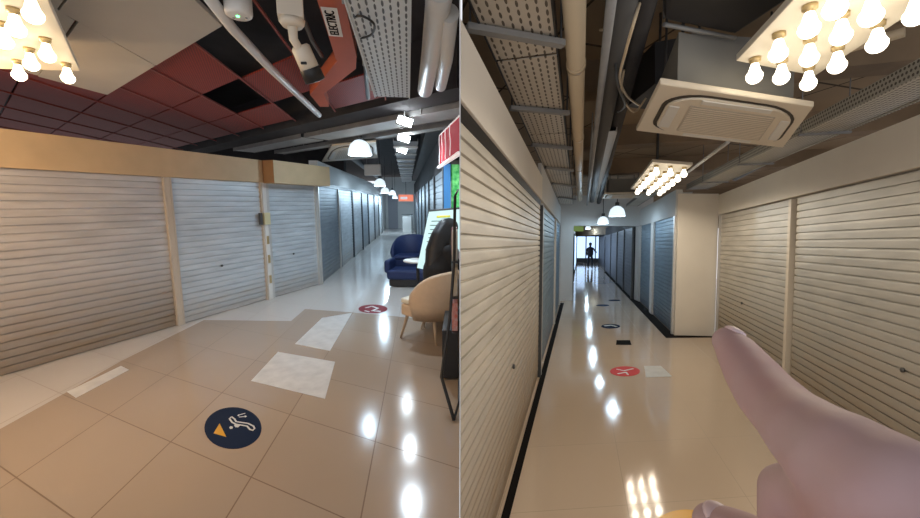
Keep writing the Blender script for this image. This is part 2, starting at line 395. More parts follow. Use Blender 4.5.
# corridor walls running away
C = [Vector(fl(321,284)), Vector(fl(341,267.5)), Vector(fl(354,257)), Vector(fl(363,249.5)), Vector(fl(369,244)), Vector(fl(375,239)), Vector(fl(379,235.7)), Vector(fl(382,233))]
wall('wall_corridor_left', C[0]+(C[-1]-C[0])*.035, C[-1]+(C[-1]-C[0])*.35, 0, 2.58, .25, M['wall_white'], front=.07)
lab = ['dark grey corridor shutter right after the corner of the silver one', 'second corridor shutter, slightly lighter grey', 'third corridor shutter down the left side', 'fourth corridor shutter down the left side', 'fifth corridor shutter, narrow and far off', 'sixth corridor shutter, far off', 'farthest corridor shutter on the left side']
for k in range(7):
    shutter(C[k], C[k+1], 2.02, lab[k], M['shut_grey'] if k in (0,3) else M['shut_cool'], rail=M['dark_rail'] if k else M['rail'], rw=.07, lock=False, pitch=.08 if k < 3 else .12, group='corridor shutters on the left')
a, b = off(C[0], C[-1], -.04); c, d = off(C[0], C[-1], .07)
struct(MB().prism([a,b,d,c], 2.02, 2.10).build('trim_1', M['dark_rail']))
E1 = C[-1]+(C[-1]-C[0])*.26
# far end of the corridor
RW0 = Vector((-.222,6.05)); RW1 = Vector((-3.0,26.3))
wall('wall_end', (E1.x-.3, 26.2), (-2.6, 26.2), 0, 3.3, .2, M['wall_white'])
dr = struct(MB().box((-4.35,26.15,1.05), (.62,.06,2.1)).build('door_1', mat('far_door', (.30,.30,.33), .5)))
MB().box((.22,-.05,1.0), (.03,.05,.2)).build('door_handle', M['steel'], dr)
# right shop fronts of the corridor
def rp(t): v = RW0+(RW1-RW0)*t; return (v.x, v.y)
wall('wall_corridor_right', rp(1), rp(0), 0, 2.85, .06, M['slab_dark'], front=.03)
ts = [0,.10,.19,.28,.40,.55,.75,1.0]
labs = ['nearest dark shutter on the right side beside the blue pillar','second dark shutter on the right side of the corridor','third dark shutter on the right side of the corridor','fourth dark shutter on the right side of the corridor','fifth dark shutter on the right side, far away','sixth dark shutter on the right side, far away','last dark shutter on the right side by the corridor end']
for k in range(7):
    shutter(rp(ts[k+1]), rp(ts[k]), 2.2, labs[k], M['shut_grey'], rail=M['dark_rail'], rw=.09, lock=False, pitch=.11, group='corridor shutters on the right')
# soffit, upper walls and back wall of the plenum
struct(MB().prism([(-12,-1.5),(-EPS,-1.5),(-EPS,34),(-12,34)], 3.45, 3.6).build('ceiling', M['slab_dark']))
wall('wall_far_left', (-11.8,-1.5), (-11.8,33), 0, 3.45, .2, M['slab_dark'])
wall('wall_plenum', (-11,12), (-3.4,12), 2.3, 3.45, .2, M['slab_dark'])
# divider between both halls
struct(MB().prism([(-.0015,1.15),(.0015,1.15),(.0015,34),(-.0015,34)], -.2, 4.2).build('wall_divider', M['divider']))

# ================================================================ HALL B : shell
def fb(px, py): v = P('B', px, py, 0); return (v.x, v.y)
U = Vector((.279,.960)); V = Vector((.960,-.279))      # along / across the corridor of hall B
def uv(u_, v_): p = U*u_+V*v_; return (p.x, p.y)
LV = -.44                                              # left shop front
j0 = P('B', 627, 505); jc = P('B', 655, 503)
bt1 = Vector((jc.x-j0.x, jc.y-j0.y)).normalized()*.85; bt2 = Vector((.287,.958))*.85
M['tile_b'] = tile_mat('cream_tile', (.62,.49,.375), (.58,.455,.345), (j0.x,j0.y), (bt1.x,bt1.y), (bt2.x,bt2.y), (.40,.31,.22), .003, .085)
x_lo = .006
fpoly = [(x_lo,-1), (9,-1), (9,6), (14,40), (8,40), (x_lo+.0,1.2)]
struct(MB().prism([(x_lo,-1),(10,-1),(16,46),(x_lo,46)], -.05, 0).build('floor', M['tile_b'], room='B', recenter=False))
ustart = 1.15
def LWp(u_): return uv(u_, LV)
uA = 5.12                                               # end of the first shutter
wl = wall('wall_left_hall', LWp(ustart+.05), LWp(12.0), 0, 2.6, .10, M['wall_cream'], room='B', front=.05)
bigsh = shutter(LWp(ustart), LWp(uA), 2.17, 'big cream roller shutter close by on the left of the right hall', M['shut_tan'], room='B', pitch=.064, rail=M['dark_rail'], rw=.035)
MB().box(((uA-ustart)/2,.025,2.205), (uA-ustart,.05,.066)).build('head_slot_shade', M['black'], bigsh)  # solid black bar painting in the dark of the recess above the curtain
uB = 8.6; uC = 11.35
shutter(LWp(uA+.06), LWp(uB), 2.2, 'blue grey shutter just beyond the big cream shutter', M['shut_blue'], room='B', rail=M['rail'], rw=.05, lock=False)
shutter(LWp(uB), LWp(uC), 2.2, 'farther blue grey shutter ending at the white portal', M['shut_blue'], room='B', rail=M['rail'], rw=.05, lock=False)
# fascia over them
a, b = off(LWp(ustart-.0), LWp(uA+.05), -.015); c, d = off(LWp(ustart-.0), LWp(uA+.05), .05)
tag(MB().prism([a,b,d,c], 2.24, 2.53).build('fascia_board', M['wall_cream'], room='B', bevel=.004), 'cream fascia board above the big cream shutter', 'fascia')
a, b = off(LWp(uA+.1), LWp(11.7), -.0); c, d = off(LWp(uA+.1), LWp(11.7), .05)
tag(MB().prism([a,b,d,c], 2.26, 2.72).build('fascia_board', M['wall_white'], room='B', bevel=.004), 'white fascia over the blue grey shutters beyond', 'fascia')
# black border strips let into the floor
struct(MB().prism([uv(1.4,LV+.02), uv(11.7,LV+.03), uv(11.7,LV+.13), uv(1.4,LV+.065)], .0005, .003).build('trim_2', M['strip'], room='B'))
p_in = fb(674,335); 
BL = [fb(604,272), fb(633,301), fb(666,338), fb(714,337.5), fb(714,336), fb(675,335.5), fb(639,300), fb(607,271)]
struct(MB().prism([fb(604,272), fb(666,338), fb(674,335), fb(608,271)], .0005, .003).build('trim_3', M['strip'], room='B'))
struct(MB().prism([fb(666,338), fb(716,337.6), fb(716,336.2), fb(673,335.4)], .0005, .003).build('trim_4', M['strip'], room='B'))
# corridor right side: column block, recessed shutters
cA = Vector(fb(674.5,335.5)); cB = Vector(fb(714.5,336)); Ud = Vector((.287,.958))
cA2 = cA+Ud*.12
def cr(t): v = cA+Ud*t; return (v.x, v.y)
HB = 2.6
struct(MB().prism([tuple(cA), tuple(cB), tuple(cB+Ud*1.0), cr(.35)], 0, HB+.02).build('wall_column', M['wall_cream'], room='B'))
e_end = (Vector(fb(637,300.5))-cA).length
wall('wall_corridor_side', cr(e_end+.1), cr(.3), 0, 2.68, .3, M['wall_white'], room='B', front=.08)
shutter(cr(e_end*.50), cr(.1), 2.22, 'blue shutter next to the cream column in the right hall corridor', M['shut_blue'], room='B', rw=.08, lock=False)
shutter(cr(e_end*.97), cr(e_end*.55), 2.22, 'blue shutter beside the white portal, behind the one at the column', M['shut_blue'], room='B', rw=.08, lock=False)
tag(MB().box((*cr(e_end*.525),1.11), (e_end*.05,.08,2.22), math.atan2(Ud.y,Ud.x)).build('shutter_post', M['plastic'], room='B'), 'white post between the two blue corridor shutters', 'post')
a, b = off(cr(e_end), cr(.05), -.03); c, d = off(cr(e_end), cr(.05), .08)
tag(MB().prism([a,b,d,c], 2.22, 2.70).build('fascia_board', M['wall_white'], room='B'), 'white fascia above the two blue corridor shutters', 'fascia')
# portal wall across
yb = fb(560,300.5)[1]
pL = Vector(fb(556,300.5)); pLi = Vector(fb(572,300.5)); pR = Vector(fb(636,300.5))
hz = 2.22
struct(MB().prism([(pL.x-.4,yb),(pLi.x,yb),(pLi.x+.03,yb+.35),(pL.x-.4,yb+.35)], 0, hz).build('wall_portal_left', M['wall_white'], room='B'))
struct(MB().prism([(pL.x-.4,yb),(pR.x+.4,yb),(pR.x+.4,yb+.35),(pL.x-.4,yb+.35)], hz, 3.1).build('wall_portal_header', M['wall_white'], room='B'))
struct(MB().prism([(pR.x,yb),(pR.x+.5,yb),(pR.x+.5,yb+.35),(pR.x+.05,yb+.35)], 0, hz).build('wall_portal_right', M['wall_white'], room='B'))
# corridor beyond the portal
q0 = Vector((pLi.x-.05,yb+.35)); qd = Vector((.285,.958)); r0 = Vector((pR.x,yb+.35))
wall('wall_beyond_left', tuple(q0), tuple(q0+qd*26), 0, 3.0, .2, M['wall_white'], room='B')
wall('wall_beyond_right', tuple(r0+qd*26), tuple(r0), 0, 2.7, .2, M['slab_dark'], room='B', front=.05)
lb5 = ['dark shutter first beyond the portal on its right','dark shutter second beyond the portal on its right','dark shutter third beyond the portal on its right','dark shutter fourth beyond the portal on its right','dark shutter fifth beyond the portal on its right']
for k, (ta, tb) in enumerate([(.1,2.6),(2.6,5.4),(5.4,9),(9,14),(14,21)]):
    shutter(tuple(r0+qd*tb), tuple(r0+qd*ta), 2.2, lb5[k], M['shut_dark'], room='B', rail=M['steel_dark'], rw=.10, lock=False, pitch=.12, group='dark shutters beyond the portal')
e0 = q0+qd*25; e1 = r0+qd*25
wall('wall_beyond_end', tuple(e0-V*1), tuple(e1+V*1), 0, 3.0, .2, M['wall_white'], room='B')
# right shop front
X0 = Vector((4.74,7.31)); XD = (Vector((3.19,2.80))-X0).normalized()      # runs toward the camera
def xp(s): v = X0+XD*s; return (v.x, v.y)
sx = (Vector((3.81,4.58))-X0).length
wall('wall_right', xp(0), xp(7.3), 0, 2.24, .3, M['wall_cream'], room='B', front=.06)
wall('wall_right_upper', xp(-.35), xp(7.3), 2.24, 2.6, .3, M['wall_cream'], room='B', front=-.03)
shutter(xp(.03), xp(sx-.03), 2.22, 'grey tan shutter beside the cream column, left of the beige post', M['shut_tan'], room='B', rail=M['rail'], rw=.03, rails=(1,0))
shutter(xp(sx+.04), xp(6.9), 2.22, 'wide tan shutter behind the pointing hand at the right edge', M['shut_tan'], room='B', rail=M['rail_beige'], rw=.05, rails=(0,1))
tag(MB().box((*xp(sx),1.11), (.07,.08,2.22), math.atan2(XD.y,XD.x)).build('shutter_post', M['plastic_cream'], room='B', bevel=.004), 'cream post between the grey tan and the wide tan shutters', 'post')
struct(MB().prism([(x_lo,-1.5),(11,-1.5),(15,40),(x_lo,40)], 3.5, 3.65).build('ceiling', M['slab_panel'], room='B'))
wall('wall_plenum_right', (9.5,34), (9.5,-1.5), 2.3, 3.5, .2, M['slab_brown'], room='B')
# ================================================================ lights and ceilings : builders
def bulb_panel(room, corners, z, grid, label, bm, half=(0,0), br=.037, watts=3, lc=NEUT, wall_side=0):
    """square plate on the ceiling with rows of round bulbs; corners in plan order"""
    cx_ = sum(c[0] for c in corners)/4; cy_ = sum(c[1] for c in corners)/4
    t = thing('bulb_panel_light', label, 'ceiling light', (cx_, cy_, z), 0, room)
    pl = [(c[0]-cx_, c[1]-cy_) for c in corners]
    MB().prism(pl, 0, .035).build('plate', M['plate'], t, bevel=.004)
    MB().tube([(0,0,.03),(0,0,3.47-z)], .02, 8).build('drop_rod', M['steel_dark'], t)
    for (u_, v_) in grid:
        A_, B_, C_, D_ = [Vector(p) for p in pl]
        p = A_*(1-u_)*(1-v_)+B_*u_*(1-v_)+C_*u_*v_+D_*(1-u_)*v_
        sk = MB().lathe([(.0,0),(.026,0),(.026,-.018),(.018,-.022),(.018,-.03),(0,-.03)], 12, (p.x,p.y,0)).build('socket', M['brass'], t)
        prof = [(0,-.092-br)]+[(br*math.sin(a), -.092-br*math.cos(a)) for a in [PI*k/12 for k in range(1,8)]]+[(br*.72,-.068),(.021,-.047),(.016,-.03)]
        MB().lathe(prof, 16, (p.x,p.y,0)).build('bulb', bm, t)
        ws = wall_side and u_ > .6
        ld = bpy.data.lights.new('bulb_light', 'POINT' if ws else 'SPOT'); ld.energy = wall_side*.55 if ws else watts; ld.color = lc
        if not ws: ld.spot_size = math.radians(172); ld.spot_blend = .35
        ld.shadow_soft_size = .03
        lo = bpy.data.objects.new('bulb_light', ld); COL.objects.link(lo); lo['kind'] = 'helper'; lo.matrix_world = MR[room] @ Matrix.Translation((cx_+p.x, cy_+p.y, z-.092-br-.035))
    return t
def pendant(room, p, r_, label, top=3.45, hh=None, power=30, group=None):
    t = thing('pendant_lamp', label, 'pendant lamp', p, 0, room, group)
    hh = hh or r_*1.25
    out = [(r_,0),(r_*1.0,.01),(r_*.93,hh*.35),(r_*.78,hh*.68),(r_*.45,hh*.93),(r_*.2,hh)]
    prof = out + [(q*.96, z-.004) for q, z in out[::-1]]
    MB().lathe(prof, 24).build('lamp_shade', M['shade'], t)
    MB().lathe([(0,hh+.09),(.045,hh+.09),(.05,hh),(0,hh)], 12).build('lamp_cap', M['steel_dark'], t)
    MB().tube([(0,0,hh+.08),(0,0,top-p[2])], .009, 6).build('cord', M['black'], t)
    MB().lathe([(0,.0),(.06,.02),(.075,.08),(.04,.15),(0,.16)], 14, (0,0,.03)).build('bulb', M['tube'], t)
    if power: lamp('pendant_light', 'POINT', room, (p[0],p[1],p[2]-.03), power, (.6,.82,1), .05)
    return t
def slab_tray(name, label, cat, pts, wd, z, dp, mt, room='A', side=None, lip=.06, rungs=0):
    """open tray seen from below: flat underside and two side flanges; pts = centre line in plan"""
    p0, p1 = Vector(pts[0]), Vector(pts[1]); L = (p1-p0).length; a = math.atan2(p1.y-p0.y, p1.x-p0.x)
    t = thing(name, label, cat, (p0.x,p0.y,z), a, room)
    vs = [(0,-wd/2,0),(L,-wd/2,0),(L,wd/2,0),(0,wd/2,0),(0,-wd/2,.006),(L,-wd/2,.006),(L,wd/2,.006),(0,wd/2,.006)]
    uvs = [(v[0],v[1]) for v in vs]
    MB().add(vs, [(0,3,2,1),(4,5,6,7),(0,1,5,4),(1,2,6,5),(2,3,7,6),(3,0,4,7)], 0, uvs=uvs).build('tray_bottom', mt, t)
    for s_ in (-1,1):
        y = s_*(wd/2+.004)
        vs = [(0,y-.004,-.01),(L,y-.004,-.01),(L,y-.004,lip),(0,y-.004,lip),(0,y+.004,-.01),(L,y+.004,-.01),(L,y+.004,lip),(0,y+.004,lip)]
        MB().add(vs, [(0,1,2,3),(4,7,6,5),(0,4,5,1),(3,2,6,7),(0,3,7,4),(1,5,6,2)], 0, uvs=[(v[0],v[2]) for v in vs]).build('tray_side', side or mt, t)
    return t, L, a
def quad_label(t, name, M4, w_, h_, m):
    b_ = MB(); b_.add([M4 @ Vector(v) for v in ((-w_/2,-h_/2,0),(w_/2,-h_/2,0),(w_/2,h_/2,0),(-w_/2,h_/2,0),(-w_/2,-h_/2,-.002),(w_/2,-h_/2,-.002),(w_/2,h_/2,-.002),(-w_/2,h_/2,-.002))], [(0,1,2,3),(7,6,5,4),(0,4,5,1),(1,5,6,2),(2,6,7,3),(3,7,4,0)])
    return b_.build(name, m, t)

# ================================================================ HALL A : ceiling
# red pierced ceiling panels on a skewed lattice, some taken out
O_ = Vector((-2.92,4.74)); a_ = Vector((.14,-.97)); b_ = Vector((.78,-.62))
missing = {(0,1),(0,2),(-1,2),(1,2),(1,3),(-1,0),(0,3),(-2,1),(2,4),(1,4)}
beam0 = Vector((-7.6,10.6)); beam1 = Vector((0,4.30)); bd = (beam1-beam0).normalized()
k = 0
nice = {}
for i in range(-5,4):
    for j in range(-9,5):
        if (i,j) in missing: continue
        q = [O_+a_*(i+di)+b_*(j+dj) for di, dj in ((.015,.015),(.985,.015),(.985,.985),(.015,.985))]
        if max(p.x for p in q) > -.5 or min(p.y for p in q) < 1.6: continue
        if min(bd.x*(p.y-beam0.y)-bd.y*(p.x-beam0.x) for p in q) > -.05 or any(bd.x*(p.y-beam0.y)-bd.y*(p.x-beam0.x) > -.02 for p in q): continue
        if min(p.x for p in q) < -9 : continue
        ob = MB().prism([tuple(p) for p in q], 2.9, 2.915).build('ceiling_panel', M['red_mesh'])
        tag(ob, 'red pierced metal ceiling panel hung over the plywood topped shop front', 'ceiling panel', 'red ceiling panels')
ordn = ['first','second','third','fourth','fifth','sixth','seventh','eighth','ninth','tenth','eleventh','twelfth','thirteenth','fourteenth']
for j in range(-8,6):
    p0 = O_+b_*j+a_*(-5); p1 = O_+b_*j+a_*3.5
    # stop each runner at the beam
    while bd.x*(p0.y-beam0.y)-bd.y*(p0.x-beam0.x) > -.08: p0 += a_*.1
    while p1.x > -.5: p1 -= a_*.1
    if (p0-p1).length < .3 or p1.y > p0.y: continue
    n_ = Vector((a_.y,-a_.x)).normalized()*.007
    tag(MB().prism([tuple(p0-n_), tuple(p1-n_), tuple(p1+n_), tuple(p0+n_)], 2.885, 2.9).build('ceiling_runner', M['red_frame']), ordn[j+8]+' thin red steel runner between the red ceiling panels, counted from the far left', 'ceiling runner', 'red ceiling runners')
# big pale ceiling boards
for q, z, lb in [([(-3.99+.17,4.54),(-2.60,3.61),(-2.46,2.77),(-3.9,3.9)], 2.85, 'pale ceiling board between the bulb panel and the long seam'),
                 ([(-2.585,3.60),(-1.57,2.83),(-1.45,1.9),(-2.44,2.62)], 2.85, 'largest pale ceiling board right of the long seam'),
                 ([(-3.88,3.88),(-2.47,2.755),(-2.43,2.60),(-1.45,1.88),(-1.4,1.0),(-4.2,1.0)], 2.852, 'pale ceiling board running out of the picture at the top')]:
    tag(MB().prism(q, z, z+.03).build('ceiling_board', M['board_white'], bevel=.003), lb, 'ceiling board')
# bulb panel at the top left corner of the photo
c1 = Vector((-2.60,2.90)); ea = Vector((-.55,-.04)).normalized()*1.45; eb = Vector((.72,-.96)).normalized()*1.25
def PA(px, py, z): v = P('A', px, py, z); return Vector((v.x, v.y))
ea = (PA(0,69,2.6)-PA(80,71,2.6)).normalized()*1.35; eb = (PA(48,0,2.6)-PA(80,71,2.6)).normalized()*1.45
c1 = PA(80,71,2.6)
cs = [c1, c1+ea, c1+ea+eb, c1+eb]
def unmap(p):     # plan -> (u, v) on the plate
    d = p-c1; det = ea.x*eb.y-ea.y*eb.x
    return ((d.x*eb.y-d.y*eb.x)/det, (ea.x*d.y-ea.y*d.x)/det)
seen = [unmap(PA(*q, 2.6)) for q in ((66,63),(45,38),(29,48),(17,60),(30,-8),(13,8),(1,22))]
seen += [unmap(PA(*q, 2.6)) for q in ((-2,68),(-14,34),(48,-30),(-30,4),(-25,52))]
seen = [g for g in seen if .02 < g[0] < .98 and .02 < g[1] < .98]
seen += [(u_, v_) for u_ in (.62,.93) for v_ in (.08,.36,.64)]  # extra bulbs out of view, added for a warm glow on the shutters
bulb_panel('A', [tuple(c) for c in cs], 2.6, seen, 'pale ceiling plate with glowing warm round bulbs in the upper left corner', M['bulb_w'], watts=2.6, lc=(1,.66,.34), wall_side=20)
# sensor, camera, pipe
t = thing('emergency_light', 'white round ceiling unit with a small green light', 'ceiling unit', Q('A', 239, 17, 2.35) )
MB().lathe([(0,0),(.055,0),(.066,.008),(.07,.02),(.07,.13),(0,.13)], 24).build('housing', M['plastic'], t)
MB().lathe([(0,-.004),(.008,-.004),(.008,.0),(0,.0)], 12, (0,-.012,0)).build('indicator_light', M['led_green'], t)
for x in (-.035,.035): MB().lathe([(0,-.003),(.007,-.003),(.007,0),(0,0)], 8, (x,.01,0)).build('screw', M['steel'], t)
z0_ = t.matrix_world.translation.z
MB().tube([(0,0,.12),(0,0,2.9-z0_)], .03, 10).build('drop_tube', M['plastic'], t)
tag(MB().tube([P('A', 205,-8,2.75), P('A', 232,28,2.75), P('A', 270,68,2.75), P('A', 319,115,2.75)], .032, 14).build('conduit_pipe', M['pipe_white']), 'slim white pipe running diagonally below the red ceiling', 'pipe')
t = thing('security_camera', 'cream bullet security camera hanging from a square junction box', 'security camera', Q('A', 292, 20, 2.3))
z0_ = t.matrix_world.translation.z
MB().box((-.005,0,.06), (.13,.12,.12), .35).build('junction_box', M['plastic_cream'], t, bevel=.006)
MB().tube([(0,.0,.11),(0,0,2.9-z0_)], .018, 8).build('mount_tube', M['plastic_cream'], t)
MB().lathe([(0,-.035),(.05,-.035),(.062,-.02),(.066,.0),(0,0)], 22, (0,0,0)).build('base_disc', M['plastic_cream'], t)
MB().tube([(0,0,-.03),(-.005,.02,-.09),(.012,.06,-.13),(.02,.08,-.14)], [.026,.024,.022,.02], 12).build('bracket_arm', M['plastic_cream'], t)
dirv = Vector((.06,.10,-.20)).normalized(); st = Vector((.005,.075,-.10))
Rq = Vector((0,0,1)).rotation_difference(dirv).to_matrix()
MB().lathe([(0,0),(.04,.0),(.052,.012),(.054,.14),(0,.14)], 20, st, Rq).build('camera_body', M['plastic_cream'], t)
MB().lathe([(.056,.12),(.058,.125),(.06,.19),(.05,.195),(.045,.16),(0,.155)], 20, st, Rq).build('lens_hood', M['black'], t)
MB().box(tuple(st+dirv*.09+Vector((0,-.052,-.02))), (.03,.01,.012)).build('label_plate', M['black'], t)
# orange red cable channel
t = thing('cable_channel', 'orange red steel cable channel marked with its trade', 'cable channel', P('A', 337, 45, 2.7))
oc = t.matrix_world.translation
def rel(px, py, z): return P('A', px, py, z)-oc
a1, a2, b1_, b2_ = rel(314,-10,2.7), rel(342,-10,2.7), rel(336,60,2.7), rel(357,58,2.7)
MB().prism([tuple(a1[:2]),tuple(a2[:2]),tuple(b2_[:2]),tuple(b1_[:2])], 0, .1).build('channel_run', M['orange'], t)
elb = [rel(*q, 2.7) for q in ((338,60),(356.5,57.5),(356,69),(324,94),(329,107),(320,107),(310,95))]
MB().prism([tuple(v[:2]) for v in elb], .002, .1).build('channel_elbow', M['orange'], t)
for q_ in ((316,-6),(338,50)):
    v = rel(q_[0]+8, q_[1], 2.7); MB().tube([(v.x,v.y,.09),(v.x,v.y,.2)], .008, 6).build('hanger_rod', M['steel_dark'], t)
v0, v1 = rel(330,12,2.7), rel(335,32,2.7)
ang = math.atan2(v1.y-v0.y, v1.x-v0.x)
M4 = Matrix.Translation(((v0.x+v1.x)/2,(v0.y+v1.y)/2,-.004)) @ Matrix.Rotation(ang+PI, 4, 'Z') @ Matrix.Rotation(PI, 4, 'X')
quad_label(t, 'label_plate', M4, .37, .082, M['plastic'])
text_mesh('label_text', 'ELECTRIC', .072, M['ink'], t, M4 @ Matrix.Translation((0,0,.002)))
# cable and black hose near the tray
tag(MB().tube(curvy([P('A',352,18,2.62),P('A',362,16,2.58),P('A',374,24,2.56),P('A',372,34,2.57),P('A',362,38,2.6),P('A',354,36,2.62)]), .006, 8).build('loose_cable', M['black']), 'loose black cable looping beside the pierced tray', 'cable')
tag(MB().tube([P('A',362,-5,2.72),P('A',364,40,2.72),P('A',368,98,2.72)], .02, 8).build('black_conduit', M['black']), 'black conduit between the orange channel and the pierced tray', 'conduit')
for x0_, x1_ in ((303,322),(308,326)):
    pass
tag(MB().tube([P('A',300,10,2.78),P('A',312,40,2.78),P('A',322,56,2.78)], .015, 8).build('flexible_conduit', M['steel_dark']), 'dark flexible conduit behind the security camera', 'conduit')
# pierced tray
p0 = (P('A',382,5,2.6)); p1 = (P('A',391,96,2.6))
pa = P('A',372,-20,2.6)
t, L_, a__ = slab_tray('pierced_cable_tray', 'light grey pierced cable tray above the centre of the left hall', 'cable tray', ((-.345,1.75),(-.585,3.62)), .285, 2.6, .05, M['perf'])
for xx in (.25,1.1,1.7):
    MB().tube([(xx,.16,.0),(xx,.16,.85)], .006, 6).build('hanger_rod', M['steel'], t)
# two white pipes
tag(MB().tube([P('A',440,-12,2.72)+Vector((0,0,.0)), P('A',438,6,2.72), P('A',431,55,2.72), P('A',425,90,2.72)], .068, 20).build('drain_pipe', M['pipe_white']), 'thick white pipe right of the pierced tray', 'pipe')
tag(MB().tube([(-.055,2.3,2.70),(-.10,3.0,2.70),(-.17,3.65,2.70)], .05, 18).build('drain_pipe', M['pipe_white']), 'slimmer white pipe at the edge beside the red sign', 'pipe')
# beam, crossing trays
n_ = Vector((-bd.y, bd.x))
def strip(s0, s1, o0, o1): return [tuple(beam0+bd*s0+n_*o0), tuple(beam0+bd*s1+n_*o0), tuple(beam0+bd*s1+n_*o1), tuple(beam0+bd*s0+n_*o1)]
struct(MB().prism(strip(-1, 9.85, -.02, .40), 2.86, 3.45).build('trim_5', M['slab_dark']))
ln_ = (beam1-beam0).length
for s0, s1, o_, wd, z, lb in [(3.2,6.0,.40,.42,2.80,'pale grey tray crossing the ceiling above the plywood box'), (6.08,9.6,.42,.46,2.80,'pale grey tray crossing the ceiling toward the red sign'), (3.6,9.4,1.10,.20,2.78,'narrow steel channel behind the pale crossing trays')]:
    p0 = beam0+bd*s0+n_*(o_+wd/2); p1 = beam0+bd*s1+n_*(o_+wd/2)
    tr, L_, a__ = slab_tray('cable_tray', lb, 'cable tray', (p0,p1), wd, z, .06, M['grey_tray'] if 'grey_tray' in M else M['pipe_white'], side=M['steel'])
    for xx in (L_*.15, L_*.8):
        for s_ in (-1,1): MB().tube([(xx,s_*(wd/2+.012),0),(xx,s_*(wd/2+.012),3.45-z)], .008, 6).build('hanger_rod', M['steel'], tr)
# corridor services running away
def along(x0, y0, x1, y1): return ((x0,y0),(x1,y1))
t, L_, a__ = slab_tray('cable_tray', 'long grey tray running down the middle of the left corridor ceiling', 'cable tray', ((-.95,7.2),(-2.9,22)), .42, 2.75, .08, M['steel'], side=M['steel'])
for k in range(12): MB().box((.6+k*1.15,0,-.02),(.05,.46,.03)).build('cross_bar', M['pipe_white'], t)
t, L_, a__ = slab_tray('ventilation_duct', 'dark duct along the right side of the left corridor ceiling', 'duct', ((-.35,6.4),(-2.45,22)), .30, 2.85, .08, M['steel_dark'], side=M['steel_dark'], lip=.3)
tag(MB().tube([(-2.95,11,2.95),(-3.4,14.5,2.95),(-4.2,21,2.95)], .09, 14).build('duct_pipe', M['steel']), 'round steel pipe along the left side of the left corridor ceiling', 'pipe')
# cassette air conditioner beyond the beam
def cassette(room, cs, z, label, inset=.22, rods=True):
    c0 = Vector((sum(c[0] for c in cs)/4, sum(c[1] for c in cs)/4))
    t = thing('air_conditioner', label, 'air conditioner', (c0.x,c0.y,z), 0, room)
    q = [Vector(c)-c0 for c in cs]
    def bl(u_, v_): return q[0]*(1-u_)*(1-v_)+q[1]*u_*(1-v_)+q[2]*u_*v_+q[3]*(1-u_)*v_
    def pol(uvs): return [tuple(bl(*a)) for a in uvs]
    MB().prism(pol(((0,0),(1,0),(1,1),(0,1))), 0, .035).build('panel', M['plastic_cream'], t, bevel=.008)
    MB().prism(pol(((.12,.12),(.88,.12),(.88,.88),(.12,.88))), .035, .33).build('body', M['grey_board'], t)
    # rounded dark slot ring
    def rr(h, n=6, rd=.16):
        out = []
        for (cx_, cy_, a0) in ((.5+h-rd,.5+h-rd,0),(.5-h+rd,.5+h-rd,PI/2),(.5-h+rd,.5-h+rd,PI),(.5+h-rd,.5-h+rd,1.5*PI)):
            for k in range(n+1): out.append((cx_+rd*math.cos(a0+PI/2*k/n), cy_+rd*math.sin(a0+PI/2*k/n)))
        return out
    MB().prism(pol(rr(.435, rd=.25)), -.004, .004).build('air_slot', M['shadow_gap'], t)
    MB().prism(pol(rr(.412, rd=.235)), -.016, .0).build('inner_panel', M['plastic_cream'], t, bevel=.005)
    for k, (u0,v0,u1,v1) in enumerate(((.27,.10,.73,.165),(.27,.835,.73,.90),(.10,.27,.165,.73),(.835,.27,.90,.73))):
        MB().prism(pol(((u0,v0),(u1,v0),(u1,v1),(u0,v1))), -.022, -.012).build('air_flap', M['plastic'], t, bevel=.004)
    MB().prism(pol(((.22,.22),(.78,.22),(.78,.78),(.22,.78))), -.021, -.014).build('intake_grille', M['louvre'], t)
    for k in range(14):
        v_ = .235+k*.039
        MB().prism(pol(((.23,v_),(.77,v_),(.77,v_+.008),(.23,v_+.008))), -.024, -.019).build('grille_bar', M['plastic_cream'], t)
    if rods:
        for u_, v_ in ((.15,.15),(.85,.15),(.85,.85),(.15,.85)):
            p = bl(u_, v_); MB().tube([(p.x,p.y,.03),(p.x,p.y,3.48-z)], .008, 6).build('hanger_rod', M['steel_dark'], t)
    return t
cassette('A', [tuple(PA(322,162,2.7)), tuple(PA(332,146,2.7)), tuple(PA(376,142,2.7)), tuple(PA(378,158,2.7))], 2.7, 'white ceiling air conditioner behind the nearest pendant lamp of the left corridor')
# pendants in the corridor
pend = [((360,155),7.0,.20,'nearest bell shaped pendant lamp in the left corridor'), ((380,186),12.0,.17,'second bell shaped pendant lamp in the left corridor'),
        ((385,193),15.5,.17,'third pendant lamp down the left corridor, left of its neighbour'), ((392.5,194.5),17.5,.15,'fourth pendant lamp down the left corridor, right of its neighbour'), ((395,198.5),22.0,.15,'last small pendant lamp in the left corridor')]
for (px_, y_, r_, lb) in pend: pendant('A', Q('A', *px_, y_), r_, lb, power=22 if y_ < 9 else (45 if y_ < 20 else 110))
t = thing('hanging_sign', 'blank white box hanging under the left corridor ceiling', 'sign', Q('A', 373, 178, 10.5))
MB().box((0,0,.2), (.42,.10,.28)).build('sign_box', M['plastic'], t, bevel=.01)
for x in (-.15,.15): MB().tube([(x,0,.33),(x,0,3.45-t.matrix_world.translation.z)], .008, 6).build('rod', M['steel'], t)
